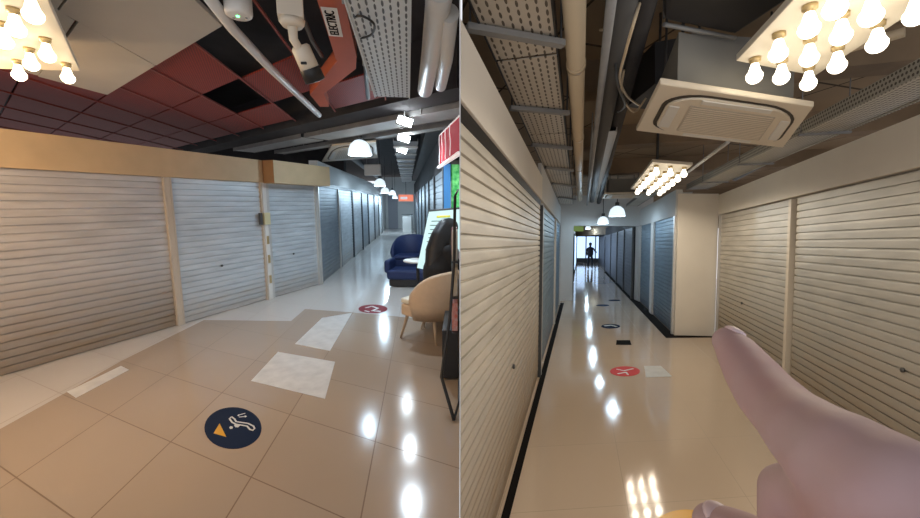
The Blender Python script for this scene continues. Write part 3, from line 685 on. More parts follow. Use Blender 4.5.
# three bright fittings over the entry to the corridor
for (px_, y_, lb, pw) in [((405,121),5.3,'nearest blazing white ceiling floodlight',75), ((404,138),6.6,'middle blazing white ceiling floodlight',50), ((402,150),8.2,'farthest blazing white ceiling floodlight of the three',45)]:
    c = Q('A', *px_, y_)
    t = thing('floodlight', lb, 'ceiling light', c, .25)
    Rt = Matrix.Rotation(-.5, 3, 'X') @ Matrix.Rotation(.35, 3, 'Y')
    MB().box((0,.03,.0), (.21,.05,.13), R=Rt).build('housing', M['steel'], t, bevel=.008)
    MB().box((0,-.005,-.005), (.18,.03,.10), R=Rt).build('lamp_glass', M['flood'], t)
    MB().tube([(0,.04,.05),(0,.04,3.45-c.z)], .01, 6).build('rod', M['steel_dark'], t)
    ld = lamp('floodlight_beam', 'SPOT', 'A', c+Vector((0,-.04,-.10)), pw*1.0, COOL, .05)
    ld.data.spot_size = math.radians(150); ld.data.spot_blend = .6
# ================================================================ HALL A : things on the right
# red sign over the nearest shop
t = thing('shop_sign', 'red lit shop sign with white edging above the blue pillar', 'sign', Q('A', 452, 160, 4.6))
M4s = Matrix.Translation(t.matrix_world.translation)
def relq(o, px, py, y): return Q('A', px, py, y)-o.matrix_world.translation
sa, sb, sc, sd = relq(t,440,166,5.6), relq(t,459.4,150,3.6), relq(t,459.4,116,3.6), relq(t,440,135,5.6)
tt = Vector((.06,.0,0))
MB().add([sa,sb,sc,sd,sa+tt*.4,sb+tt*.05,sc+tt*.05,sd+tt*.4], [(0,1,2,3),(7,6,5,4),(0,4,5,1),(1,5,6,2),(2,6,7,3),(3,7,4,0)]).build('sign_face', M['sign_red'], t)
ex = (sb-sa).normalized(); ez = ((sd-sa)-(sd-sa).dot(ex)*ex).normalized(); en = ex.cross(ez)
if en.x > 0: en = -en
MB().tube([sa+Vector((-.02,0,-.02)), sb+Vector((-.004,0,-.03))], .022, 6).build('sign_edge', M['sign_white'], t)
for k, fa in enumerate((.0,.2,.42,.66)):
    pa_ = sa.lerp(sb, fa); pc_ = sd.lerp(sc, fa); pe_ = sa.lerp(sb, fa+.10); pf_ = sd.lerp(sc, fa+.12)
    wv = [pa_.lerp(pc_,.05), pa_.lerp(pc_,.45)+(pe_-pa_)*.25, pa_.lerp(pc_,.75)-(pe_-pa_)*.1, pa_.lerp(pc_,.97), pf_.lerp(pe_,.03)]
    MB().tube(curvy([p+en*.010 for p in wv]), .005, 5).build('sign_edging', M['sign_white'], t)
MB().tube([sd, sc], .008, 5).build('sign_edging', M['sign_white'], t)
# blue pillar, green poster
tag(MB().prism([(-.235,5.88), (-.135,5.88),(-.135,6.0),(-.235,6.0)], 0, 2.25).build('pillar_post', M['blue_paint'], bevel=.004), 'bright blue post between the dark shutters and the green poster', 'post')
t = thing('poster_stand', 'panel with bright green leaves beside the blue post', 'poster', (-.07,5.95,0))
MB().box((.0,0,1.15), (.12,.04,2.3)).build('panel', M['steel_dark'], t)
MB().box((.0,-.03,1.93), (.12,.02,.62)).build('leaf_print', M['leaf'], t)
t = thing('hanging_sign', 'small orange red lit sign far down the left corridor', 'sign', Q('A', 406, 198, 21))
MB().box((0,0,0), (.75,.12,.34)).build('sign_box', mat('far_sign', (.6,.15,.08), .5, emit=(.9,.25,.15), es=.7), t, bevel=.01)
MB().box((-.1,-.07,.0), (.35,.02,.12)).build('sign_band', M['sign_white'], t)
MB().tube([(0,0,.16),(0,0,3.45-t.matrix_world.translation.z)], .012, 6).build('rod', M['black'], t)
t = thing('counter', 'small white counter at the far end of the left corridor', 'counter', (-2.95,22.6,0))
MB().box((0,0,.5), (.5,.5,1.0)).build('body', M['plastic'], t, bevel=.02)
MB().box((0,0,1.02), (.56,.56,.04)).build('top', M['steel_dark'], t)
# lit board leaning behind the seated person
def quadbox(t, name, pts, th, m):
    n = (pts[1]-pts[0]).cross(pts[3]-pts[0]).normalized()*th
    if n.y < 0: n = -n
    vs = list(pts)+[p+n for p in pts]
    return MB().add(vs, [(0,1,2,3),(7,6,5,4),(0,4,5,1),(1,5,6,2),(2,6,7,3),(3,7,4,0)]).build(name, m, t)
t = thing('menu_board', 'slanted pale cyan lit board with small print behind the seated person', 'display board', Vector((-.3,5.7,0)))
bl_, br_, tr_, tl_ = relq(t,417,268,5.75), relq(t,459,276,5.6), relq(t,459.4,209,5.6), relq(t,429,211.5,5.75)
quadbox(t, 'board_face', [bl_,br_,tr_,tl_], .05, M['screen'])
MB().tube([tl_+Vector((0,0,.01)), tr_+Vector((0,0,.012))], .015, 6).build('top_frame', M['steel_dark'], t)
MB().box(((bl_.x+br_.x)/2-.0,.06,(bl_.z)/2+.0), (.36,.1,abs(bl_.z)*1.0)).build('board_base', M['steel_dark'], t)
nb = (br_-bl_).cross(tl_-bl_).normalized()
if nb.y > 0: nb = -nb
for k in range(9):
    f0 = .90-k*.07; pa_ = bl_.lerp(tl_, f0); pb_ = br_.lerp(tr_, f0)
    u0, u1 = (.30,.72) if k == 0 else (.12+.03*(k%2), .50+.1*(k%3))
    MB().tube([pa_.lerp(pb_, u0)+nb*.006, pa_.lerp(pb_, u1)+nb*.006], .016 if k == 0 else .006, 5).build('print_line', M['screen_yellow'] if k == 0 else M['screen_ink'], t)
# tub chairs
def tub_chair(name, label, loc, rz, m, sm, legs, sc=1.0, group=None):
    R4 = Matrix.Rotation(rz, 4, 'Z') @ Matrix.Scale(sc, 4)
    t = thing(name, label, 'chair', loc, 0, 'A', group, R=R4)
    o = MB()
    # seat block: rounded trapezoid; x forward
    def seatpoly(g): return [(.27+g,.20+g),(.24+g,-.20-g),(-.10,-.27-g),(-.22-g,-.18),(-.26-g,0),(-.22-g,.18),(-.10,.27+g)]
    MB().prism([( .27,.21),(.27,-.21),(.0,-.265),(-.16,-.24),(-.26,-.12),(-.28,0),(-.26,.12),(-.16,.24),(.0,.265)], .27, .40).build('seat', m, t, bevel=.02)
    MB().prism([( .285,.2),(.285,-.2),(.0,-.235),(-.15,-.2),(-.2,0),(-.15,.2),(.0,.235)], .40, .465).build('seat_cushion', sm, t, bevel=.022)
    # wrap-around back: half ring, highest at the rear
    n = 20; vs = []
    for k in range(n+1):
        a = PI*.47 + (PI*1.06)*k/n; cs_, sn = math.cos(a), math.sin(a)
        e_ = abs(k/n-.5)*2; top = .80 - .22*e_**3; bot = .26
        for (rr_, z) in ((.285,bot),(.335,bot+.16),(.35,(bot+top)/2+.06),(.335,top-.03),(.31,top),(.285,top-.02),(.28,(bot+top)/2),(.255,bot+.05)):
            vs.append((cs_*rr_*1.0, sn*rr_*1.02, z))
    m_ = 8; fs = [(i*m_+k, i*m_+(k+1)%m_, (i+1)*m_+(k+1)%m_, (i+1)*m_+k) for i in range(n) for k in range(m_)]
    fs += [tuple(range(m_))[::-1], tuple(n*m_+k for k in range(m_))]
    MB().add(vs, fs, 0, True).build('backrest', m, t)
    for (x,y) in ((.20,.17),(.20,-.17),(-.17,.17),(-.17,-.17)):
        MB().tube([(x,y,.28),(x*1.35,y*1.3,0)], [.022,.012], 10).build('leg', legs, t)
    return t
tub_chair('tub_chair', 'tan tub chair with a cream seat on wooden legs, nearest to the display rack', (-.37,4.93,0), PI*.82, M['chair_tan'], M['seat_cream'], M['wood'], 1.10)
tub_chair('tub_chair', 'pale tub chair mostly hidden behind the tan tub chair', (-.27,5.38,0), PI*1.4, M['seat_cream'], M['seat_cream'], M['wood'], .86)
tub_chair('tub_chair', 'navy blue tub chair standing tallest among the blue seats', (-1.12,8.8,0), PI*1.45, M['blue_uph'], M['blue_uph'], M['black'], 1.22)
t = thing('low_sofa', 'low navy blue seat in front of the tall blue chair', 'seat', (-1.02,8.1,0), -.1)
MB().box((0,0,.26), (.86,.55,.20)).build('seat', M['blue_uph'], t, bevel=.05)
MB().box((0,.02,.09), (.78,.45,.14)).build('base', M['black'], t)
MB().box((-.42,.0,.42), (.12,.5,.26)).build('armrest', M['blue_uph'], t, bevel=.04)
# small round table in front of the person
t = thing('side_table', 'small white topped table between the blue seats and the person', 'table', (-.72,6.75,0))
MB().lathe([(0,.70),(.24,.70),(.25,.715),(.24,.73),(0,.73)], 24).build('tabletop', M['plastic'], t)
MB().tube([(0,0,.70),(0,0,.02)], .03, 10).build('leg', M['black'], t)
MB().lathe([(0,.0),(.2,.0),(.2,.015),(0,.03)], 20).build('base', M['black'], t)
# ================================================================ skin-grown figures
def skinned(name, verts, edges, radii, m, parent, sub=2, root=0):
    me = bpy.data.meshes.new(name); me.from_pydata([tuple(v) for v in verts], edges, [])
    me.materials.append(m)
    o = bpy.data.objects.new(name, me); COL.objects.link(o)
    o.parent = parent
    sk = o.modifiers.new('skin', 'SKIN'); sk.use_smooth_shade = True; sk.branch_smoothing = .6
    if not me.skin_vertices:
        bpy.context.view_layer.objects.active = o
    lay = me.skin_vertices[0].data if me.skin_vertices else None
    if lay:
        for i, r_ in enumerate(radii):
            rr = r_ if isinstance(r_, tuple) else (r_, r_)
            lay[i].radius = rr; lay[i].use_root = (i == root)
    sb = o.modifiers.new('sub', 'SUBSURF'); sb.levels = sub; sb.render_levels = sub
    # freeze to plain mesh
    dg = bpy.context.evaluated_depsgraph_get(); dg.update()
    m2 = bpy.data.meshes.new_from_object(o.evaluated_get(dg))
    for p in m2.polygons: p.use_smooth = True
    n = bpy.data.objects.new(name, m2); COL.objects.link(n); n.parent = parent
    m2.materials.clear(); m2.materials.append(m)
    bpy.data.objects.remove(o)
    return n
def chain(*chains):
    """chains of (pos, radius) ; a chain whose first item is an int starts from that vertex"""
    vs, es, rs = [], [], []
    for ch in chains:
        prev = None
        for it in ch:
            if isinstance(it, int): prev = it; continue
            vs.append(Vector(it[0])); rs.append(it[1]); i = len(vs)-1
            if prev is not None: es.append((prev, i))
            prev = i
    return vs, es, rs

def capsules(name, chains, m_, parent, voxel=.0016, smooth=8):
    """round-ended tapered limbs fused into one continuous skin"""
    b = MB()
    for ch in chains:
        for (p, r0), (q, r1) in zip(ch[:-1], ch[1:]):
            ax = (q-p); L = ax.length; Rq = Vector((0,0,1)).rotation_difference(ax.normalized()).to_matrix()
            prof = [(max(1e-5, r0*math.sin(a)), -r0*math.cos(a)) for a in [PI/2*k/6 for k in range(0,7)]]
            prof += [(max(1e-5, r1*math.cos(a)), L+r1*math.sin(a)) for a in [PI/2*k/6 for k in range(0,7)]]
            b.lathe(prof, 20, p, Rq)
    ob = b.build(name, m_, parent)
    rm_ = ob.modifiers.new('fuse', 'REMESH'); rm_.mode = 'VOXEL'; rm_.voxel_size = voxel; rm_.use_smooth_shade = True
    sm_ = ob.modifiers.new('relax', 'SMOOTH'); sm_.factor = .5; sm_.iterations = smooth
    dg = bpy.context.evaluated_depsgraph_get(); dg.update()
    m2 = bpy.data.meshes.new_from_object(ob.evaluated_get(dg)); ob.modifiers.clear(); ob.data = m2
    for p in m2.polygons: p.use_smooth = True
    return ob

# seated person in black, seen from behind and the side
t = thing('person', 'seated person with long black hair and black jacket in front of the lit board', 'person', (-.23,5.33,-.06), 0, R=Matrix.Rotation(.7, 4, 'Z') @ Matrix.Scale(1.1, 4))
body = chain([((0,0,.52),.13), ((.01,.0,.72),.115), ((.03,.0,.92),.13), ((.06,.0,1.06),.09), ((.085,.0,1.12),.05), ((.105,.0,1.2),.075), ((.115,.0,1.28),.085)],
             [3, ((.05,-.17,1.03),.055), ((.10,-.20,.82),.045), ((.20,-.12,.78),.035), ((.24,-.06,.84),.03)],
             [3, ((.05,.17,1.03),.055), ((.10,.20,.82),.045), ((.20,.12,.78),.035)],
             [0, ((.10,-.10,.50),.085), ((.24,-.11,.48),.065), ((.25,-.11,.25),.05), ((.24,-.11,.05),.04), ((.29,-.11,.03),.03)],
             [0, ((.10,.10,.50),.085), ((.24,.11,.48),.065), ((.25,.11,.25),.05), ((.24,.11,.05),.04), ((.29,.11,.03),.03)])
skinned('body', *body, M['skin'], t)
def vc(*q): return [(Vector(p[:3]), p[3]) for p in q]
capsules('jacket', [vc((-.06,0,.50,.20),(-.07,0,.78,.19),(-.02,0,1.00,.155),(.04,0,1.10,.09)),
    vc((-.02,-.13,1.02,.085),(.05,-.20,.84,.065),(.17,-.13,.80,.05)), vc((-.02,.13,1.02,.085),(.05,.20,.84,.065),(.17,.13,.80,.05))], M['cloth_black'], t, voxel=.012, smooth=4)
tr = chain([((-.01,0,.49),.15), ((.10,-.10,.50),.10), ((.24,-.11,.48),.08), ((.25,-.11,.25),.065), ((.24,-.11,.08),.055)],
           [0, ((.10,.10,.50),.10), ((.24,.11,.48),.08), ((.25,.11,.25),.065), ((.24,.11,.08),.055)])
skinned('trousers', *tr, M['cloth_black'], t)
capsules('hair', [vc((.10,0,1.30,.112),(.05,0,1.29,.118),(-.03,0,1.18,.125),(-.10,0,1.02,.13),(-.15,0,.86,.10)), vc((.08,-.09,1.24,.05),(.06,-.12,1.08,.05),(.03,-.13,.95,.035)), vc((.08,.09,1.24,.05),(.06,.12,1.08,.05))], M['hair'], t, voxel=.010, smooth=4)
MB().lathe([(0,-.012),(.012,0),(0,.014)], 8, (.20,-.02,1.235)).build('nose', M['skin'], t)
# black display rack at the divider, with booklets
rk = thing('display_rack', 'black metal display rack holding colourful booklets at the edge of the left hall', 'rack', (-.07,3.4,0))
rb = Vector((-.07,3.4,0))
def ra(px, py, y): return Q('A', px, py, y)-rb
fp = [Q('A',455,196,3.5)-rb, Q('A',454,262,3.45)-rb, Q('A',450,317,3.4)-rb, Q('A',444,357,3.3)-rb, Q('A',441.5,377,3.2)-rb, P('A',454,420,.012)-rb]
MB().tube(fp, .014, 10).build('side_frame', M['black'], rk)
MB().tube([P('A',454,420,.012)-rb, P('A',459,402,.10)-rb, Q('A',459,380,3.3)-rb], .010, 10).build('foot_bar', M['black'], rk)
MB().tube([ra(455,196,3.5), ra(458,190,4.2)], .010, 8).build('top_bar', M['black'], rk)
MB().prism([(-.10,.25),(.055,.25),(.055,.95),(-.10,.95)], .02, .50).build('base_box', M['black'], rk, bevel=.01)
for z in (.54,.86,1.18):
    MB().prism([(.0,.02),(.055,.02),(.055,.9),(-.02,.9)], z, z+.012).build('shelf', M['black'], rk)
cols = [((.55,.12,.10),'red'), ((.65,.45,.45),'pink'), ((.50,.42,.30),'tan'), ((.10,.22,.35),'blue'), ((.60,.55,.48),'cream'), ((.42,.14,.2),'maroon'), ((.55,.30,.35),'rose'), ((.2,.35,.2),'green')]
k = 0
for z, nm in ((.552,'lowest'),(.872,'middle'),(1.192,'top')):
    for yy, side in ((.06,'front'),(.42,'rear')):
        c, cn = cols[k % 8]; k += 1
        o = MB().box((rb.x+.024-.01*(yy>.3), rb.y+yy+.13, z+.13), (.05,.24,.26)).build('booklet_stack', mat(cn+'_booklet', c, .5, noise=.5, nscale=30, col2=tuple(min(1, q*.4+.35) for q in c)), bevel=.003)
        tag(o, f'{cn} booklet stack at the {side} of the {nm} rack shelf', 'booklets', 'booklets in the black rack')

# ================================================================ floor stickers
def disc(rm, name, px, py, rx, ry, m, label, tilt=0):
    c = P(rm, px, py, 0)
    t = thing(name, label, 'floor sticker', c, 0, rm)
    pts = []
    for k in range(40):
        a = 2*PI*k/40; dx, dy = rx*math.cos(a), ry*math.sin(a)
        q = P(rm, px+dx*math.cos(tilt)-dy*math.sin(tilt), py+dx*math.sin(tilt)+dy*math.cos(tilt), 0)-c; pts.append((q.x,q.y))
    MB().prism(pts, .001, .0035).build('disc', m, t)
    def pl(name, poly, m_, z=.0036):
        MB().prism([tuple((P(rm, *q, 0)-c)[:2]) for q in poly], z, z+.001).build(name, m_, t)
    def ln(name, path, r_, m_, closed=False):
        pp = [P(rm, *q, 0)-c+Vector((0,0,.0042)) for q in path]
        if closed: pp.append(pp[0])
        b = MB()
        for i in range(len(pp)-1):
            d = (pp[i+1]-pp[i]).normalized(); n = Vector((-d.y,d.x,0))*r_
            b.prism([tuple((pp[i]+n-d*r_*.6)[:2]), tuple((pp[i]-n-d*r_*.6)[:2]), tuple((pp[i+1]-n+d*r_*.6)[:2]), tuple((pp[i+1]+n+d*r_*.6)[:2])], .0036, .0048)
        b.build(name, m_, t)
    return t, pl, ln
def zz(x, y): return (195+x*.1062, 400+y*.1062)
t, pl, ln = disc('A', 'escalator_sticker', 233, 428.3, 28.6, 20.8, M['navy'], 'round navy escalator floor sticker with an amber arrow')
pl('arrow', [zz(232,225), zz(295,352), zz(175,318)], M['decal_yellow'])
ln('escalator_icon', [zz(*q) for q in ((325,180),(345,162),(372,182),(388,208),(500,225),(550,250),(562,272),(545,290),(518,282),(490,250),(385,232),(350,215))], .006, M['decal_white'], True)
pl('person_body', [zz(368,240),zz(385,228),(zz(430,240)),zz(405,262),zz(380,260)], M['decal_white'])
pl('person_head', [zz(322,262),zz(338,250),zz(358,258),zz(352,274),zz(330,277)], M['decal_white'])
ln('small_arrow', [zz(405,148), zz(470,130)], .005, M['decal_white']); ln('small_arrow', [zz(420,165), zz(482,158)], .005, M['decal_white'])
pl('arrow_tip', [zz(398,150),zz(415,138),zz(418,160)], M['decal_white']); pl('arrow_tip', [zz(490,158),zz(468,148),zz(470,170)], M['decal_white'])
t, pl, ln = disc('A', 'notice_sticker', 373, 309, 14.5, 4.3, M['decal_red'], 'dark red round floor sticker in the left hall')
ln('icon', [(366,308),(372,306.5),(378,308.5),(372,311),(380,311.5)], .018, M['decal_white'])
ln('icon_bar', [(365,311),(369,312)], .015, M['decal_white'])
t, pl, ln = disc('B', 'notice_sticker', 625, 371.5, 15, 5, M['decal_pink'], 'bright red round floor sticker in the right hall')
ln('icon', [(617,369.5),(624,371),(633,369)], .012, M['decal_white']); ln('icon_bar', [(618,374),(626,372.5),(628,375)], .012, M['decal_white'])
t, pl, ln = disc('B', 'direction_sticker', 610.7, 326.4, 9.5, 2.2, M['navy'], 'dark round floor sticker beyond the black square in the right hall')
ln('icon', [(605,326),(611,325.4),(616,326.6)], .03, M['decal_white'])
disc('B', 'direction_sticker', 602.7, 305.4, 6.5, .9, M['navy'], 'small dark round floor sticker just before the portal, left one')
disc('B', 'direction_sticker', 614.5, 300.4, 6, .7, M['navy'], 'small dark round floor sticker at the portal threshold, right one')
t, pl, ln = disc('B', 'arrow_sticker', 686, 531, 34, 21, M['decal_yellow'], 'amber round floor sticker at the bottom below the fingers')
c = [P('B', *q, 0) for q in ((616.5,340.3),(630,340.3),(631.5,345),(616,345))]
tag(MB().prism([tuple(p[:2]) for p in c], .001, .004).build('floor_plate', M['ink'], room='B'), 'small black square plate on the floor of the right hall', 'floor plate')
c = [P('B', *q, 0) for q in ((644,366),(661,366),(672,376.5),(646,377.5))]
tag(MB().prism([tuple(p[:2]) for p in c], .0008, .003).build('floor_patch', M['patch_white'], room='B'), 'scuffed white floor patch right of the bright red sticker', 'floor patch')

# ================================================================ HALL B : ceiling
def PB(px, py, z): v = P('B', px, py, z); return Vector((v.x, v.y))
# pierced tray on the left with hanging cross channels
tp0 = Vector((.21,1.77)); tpd = (Vector((2.93,11.05))-tp0).normalized()
for k, (s0, s1, lb) in enumerate([(-.8,.55,'nearest length of warm pierced tray above the cream fascia'), (.58,2.2,'second length of warm pierced tray above the cream fascia'), (2.23,4.6,'third length of pierced tray above the blue grey shutters'), (4.63,9.3,'farthest length of pierced tray before the portal')]):
    tr, L_, a__ = slab_tray('pierced_cable_tray', lb, 'cable tray', (tp0+tpd*s0, tp0+tpd*s1), .335, 2.75, .06, M['perf_tan'], room='B', side=M['black'], lip=.09)
for k, (pa, pb) in enumerate([((470,26),(561,42)), ((512,107),(567,112)), ((533,144),(570,147.5)), ((546,167),(572,170)), ((553,183),(574,186)), ((559,197),(575,199))]):
    a1_, b1q = P('B', *pa, 2.735), P('B', *pb, 2.735)
    words_ = ['nearest','second','third','fourth','fifth','farthest']
    t = thing('tray_hanger', f'{words_[k]} steel cross channel carrying the warm pierced tray', 'tray hanger', a1_, 0, 'B', 'cross channels under the pierced tray')
    d_ = b1q-a1_; ang = math.atan2(d_.y, d_.x)
    MB().box((d_.x/2,d_.y/2,-.008), (d_.length+.03,.045,.03), ang).build('channel', M['steel'], t)
    for e_ in (Vector((0,0,0)), d_): MB().tube([(e_.x,e_.y,0),(e_.x,e_.y,3.52-2.735)], .007, 6).build('hanger_rod', M['steel_dark'], t)
t = thing('water_pipe', 'long beige pipe right of the warm pierced tray', 'pipe', (.51,1.86,2.8), 0, 'B')
pdir = (Vector((3.04,10.22))-Vector((.51,1.86))).normalized()
MB().tube([(-pdir.x*.9,-pdir.y*.9,0),(pdir.x*8.6,pdir.y*8.6,0)], .054, 22).build('pipe', M['pipe_beige'], t)
for s_ in (.65,2.4,4.2,6.2): MB().tube([(pdir.x*s_,pdir.y*s_,0),(pdir.x*(s_+.05),pdir.y*(s_+.05),0)], .060, 22).build('pipe_collar', M['pipe_beige'], t)
def pipeB(name, lb, pa, pb, z, r_, m_, cat='pipe', ext=.6):
    a1_, b1q = P('B', *pa, z), P('B', *pb, z); d_ = (b1q-a1_).normalized()
    if b1q.y > yb-.12: b1q = a1_+(b1q-a1_)*((yb-.12-a1_.y)/(b1q.y-a1_.y))
    return tag(MB().tube([a1_-d_*ext, b1q], r_, 16).build(name, m_, room='B'), lb, cat)
pipeB('steel_pipe', 'large dark pipe running down the right hall ceiling', (622,0), (592,200), 2.85, .075, M['steel_dark'])
pipeB('steel_pipe', 'thin shiny pipe left of the large dark pipe', (608,30), (587,205), 2.72, .022, M['steel'])
pipeB('steel_pipe', 'black insulated pipe right of the large dark pipe', (645,0), (598,205), 2.9, .06, M['black_duct'])
a1_, b1q = PB(604,130,2.8), PB(600,205,2.8)
t, L_, a__ = slab_tray('ventilation_duct', 'grey square duct running to the portal in the right hall', 'duct', (Vector((1.42,4.0)), Vector((3.55,10.9))), .22, 2.80, .1, M['steel_pale'], room='B', side=M['steel_pale'], lip=.2)
# hanging cables
for k, (pts, r_, m_, lb) in enumerate([
    ([(642,-5,2.9),(634,22,2.75),(626,50,2.7),(620,78,2.72),(627,96,2.75),(640,106,2.8)], .008, M['pipe_beige'], 'tan cable hanging down in a long curve beside the dark pipes'),
    ([(645,-5,2.95),(628,28,2.8),(612,30,2.85),(600,30,2.9)], .007, M['pipe_beige'], 'thin tan cable crossing to the large dark pipe'),
    ([(615,60,2.8),(618,85,2.66),(625,105,2.66),(618,112,2.8)], .008, M['steel_dark'], 'grey cable loop above the air conditioner corner'),
    ([(624,70,2.8),(622,95,2.7),(634,112,2.7),(646,98,2.8)], .007, M['pipe_beige'], 'small tangle of tan cable left of the air conditioner')]):
    tag(MB().tube(curvy([P('B', *q) for q in pts]), r_, 7).build('loose_cable', m_, room='B'), lb, 'cable')
# air conditioner, boards and ducts above it
acq = [PB(660,84,2.5), PB(814,107,2.5), PB(783,148,2.5), PB(636,131,2.5)]
cassette('B', [tuple(p) for p in acq], 2.5, 'large cream ceiling air conditioner in the right hall')
t = thing('bulkhead_board', 'tall grey board with a white rectangle drawn on it above the air conditioner', 'board', Q('B', 736, 100, 3.1), 0, 'B')
z0_ = 2.86
b0_ = Q('B', 736, 100, 3.1)
pA_, pB_, pC_, pD_ = Q('B',692,92,2.95)-b0_, Q('B',786,105,3.25)-b0_, Q('B',786,40,3.25)-b0_, Q('B',692,33,2.95)-b0_
quadbox(t, 'board', [pA_,pB_,pC_,pD_], .35, M['grey_board'])
nrm = (pB_-pA_).cross(pD_-pA_).normalized(); nrm = -nrm if nrm.y > 0 else nrm
rc = [Q('B',711,55,3.01)-b0_, Q('B',737,58,3.09)-b0_, Q('B',737,77,3.09)-b0_, Q('B',711,74,3.01)-b0_]
def onpl(v): return v-nrm*((v-pA_).dot(nrm))+nrm*.004
rc = [onpl(v) for v in rc]
b = MB()
for i in range(4): b.tube([rc[i], rc[(i+1)%4]], .0075, 5)
b.tube([rc[0].lerp(rc[1],.5), rc[3].lerp(rc[2],.5)], .004, 5)
b.build('outline_mark', M['plastic'], t)
for x_ in (pA_+Vector((.1,.1,.3)), pC_+Vector((-.1,.1,-.02))):
    MB().tube([x_, Vector((x_.x,x_.y,3.5-b0_.z))], .01, 6).build('hanger_rod', M['steel_dark'], t)
t = thing('black_duct', 'black wrapped duct at the top of the right hall', 'duct', P('B', 705, 15, 2.85), 0, 'B')
o0 = P('B', 705, 15, 2.85)
pl_ = [tuple((P('B', *q, 2.85)-o0)[:2]) for q in ((664,-30),(664,22),(735,36),(790,0),(800,-60))]
MB().prism(pl_, 0, .35).build('duct_body', M['black_duct'], t, bevel=.03)
for x_, y_ in (pl_[1], pl_[2]): MB().tube([(x_,y_,.02),(x_,y_,.66)], .008, 6).build('hanger_rod', M['steel_dark'], t)
MB().tube([Vector((*pl_[1],-.012)), Vector((*pl_[2],-.012))], .012, 8).build('support_rail', M['steel'], t)
# dark box left of the board
t = thing('dark_duct_box', 'dark brown box duct left of the grey board', 'duct', Q('B', 672, 85, 3.0), 0, 'B')
o0 = Q('B', 672, 85, 3.0)
quadbox(t, 'box', [Q('B',655,84,3.0)-o0, Q('B',690,88,3.0)-o0, Q('B',690,36,3.0)-o0, Q('B',655,42,3.0)-o0], .5, M['black_duct'])
MB().tube([(0,.2,.1),(0,.2,3.5-o0.z)], .01, 6).build('hanger_rod', M['steel_dark'], t)
# bulb plates
c1b = PB(736,61,2.65); e1b = PB(815,76,2.65)-c1b; e2b = (PB(793,0,2.65)-c1b); e2b = e2b*1.9; e2r = (PB(916,10,2.65)-PB(815,76,2.65))*1.55
csb = [c1b, c1b+e1b, c1b+e1b+(e2b*.5+e2r*.5), c1b+e2b]
csb[2] = PB(815,76,2.65)+e2r
def unb(p):
    A_, B_, C_, D_ = csb; u_, v_ = .5, .5
    for _ in range(30):
        f0 = A_*(1-u_)*(1-v_)+B_*u_*(1-v_)+C_*u_*v_+D_*(1-u_)*v_-p
        du = (B_-A_)*(1-v_)+(C_-D_)*v_; dv = (D_-A_)*(1-u_)+(C_-B_)*u_
        det = du.x*dv.y-du.y*dv.x
        u_ -= (f0.x*dv.y-f0.y*dv.x)/det; v_ -= (du.x*f0.y-du.y*f0.x)/det
    return (u_, v_)
gb = [unb(PB(px, py-15, 2.65)) for px, py in ((755,73),(782,74),(809,81),(838,61),(878,37),(779,48),(810,53),(842,28),(810,20),(836,-2),(872,6),(917,5),(845,-25))]
gb = [g for g in gb if 0 < g[0] < 1 and 0 < g[1] < 1]
bulb_panel('B', [tuple(c) for c in csb], 2.65, gb, 'cream ceiling plate with bare round bulbs, near and upper right', M['bulb_n'], watts=4.2, lc=(1,.87,.69))
cs2 = [Vector((2.23,4.70)), Vector((2.80,4.87)), Vector((3.62,7.25)), Vector((2.98,7.05))]
bulb_panel('B', [tuple(c) for c in cs2], 2.65, [(u_, v_) for u_ in (.15,.5,.85) for v_ in (.06,.22,.38,.54,.70,.86)], 'far ceiling plate crowded with dazzling bulbs above the corridor', M['bulb_n'], watts=4.2, lc=(1,.87,.69))
# tray along the right shop front
t, L_, a__ = slab_tray('pierced_cable_tray', 'long grey pierced tray running above the right shop front', 'cable tray', (Vector((2.72,1.55)), Vector((4.55,7.75))), .34, 2.75, .08, M['perf_fine'], room='B', side=M['perf_fine'], lip=.10)
for xx in (.8,2.3,3.8,5.4):
    for s_ in (-.18,.18): MB().tube([(xx,s_,.0),(xx,s_,.75)], .006, 6).build('hanger_rod', M['steel'], t)
    MB().box((xx,0,-.02),(.03,.40,.02)).build('cross_bar', M['steel'], t)
pipeB('conduit_pipe', 'cream conduit slanting from the air conditioner to the far bulb plate', (728,142), (688,172), 2.72, .02, M['pipe_white'], ext=0)
pipeB('conduit_pipe', 'dark conduit above the cream fascia of the wide tan shutter', (905,85), (735,178), 2.85, .05, M['black'], ext=.3)
pipeB('conduit_pipe', 'steel conduit crossing behind the near bulb plate', (800,62), (905,32), 3.0, .03, M['pipe_beige'], ext=0)
# soffit beams and far ceiling equipment
for k, (u0, wd_, z) in enumerate([(2.2,.25,3.25),(4.2,.3,3.2),(6.6,.3,3.2),(9.2,.3,3.2)]):
    struct(MB().prism([uv(u0,-.1),uv(u0,6.5),uv(u0+wd_,6.5),uv(u0+wd_,-.1)], z, 3.5).build('trim_%d' % (6+k), M['slab_brown'], room='B'))
cassette('B', [tuple(uv(9.1,.55)), tuple(uv(9.1,1.35)), tuple(uv(10.0,1.35)), tuple(uv(10.0,.55))], 2.75, 'small white ceiling air conditioner near the portal')
t, L_, a__ = slab_tray('cable_tray', 'plain tray above the two blue corridor shutters', 'cable tray', (Vector((3.35,6.2)), Vector((4.95,11.6))), .28, 2.78, .08, M['board_white'], room='B', side=M['steel'])
pendant('B', Q('B', 617, 216, 9.6), .19, 'larger lit pendant lamp in front of the white portal', power=20)
pendant('B', Q('B', 603, 223.5, 11.2), .155, 'smaller lit pendant lamp in front of the white portal', power=12)
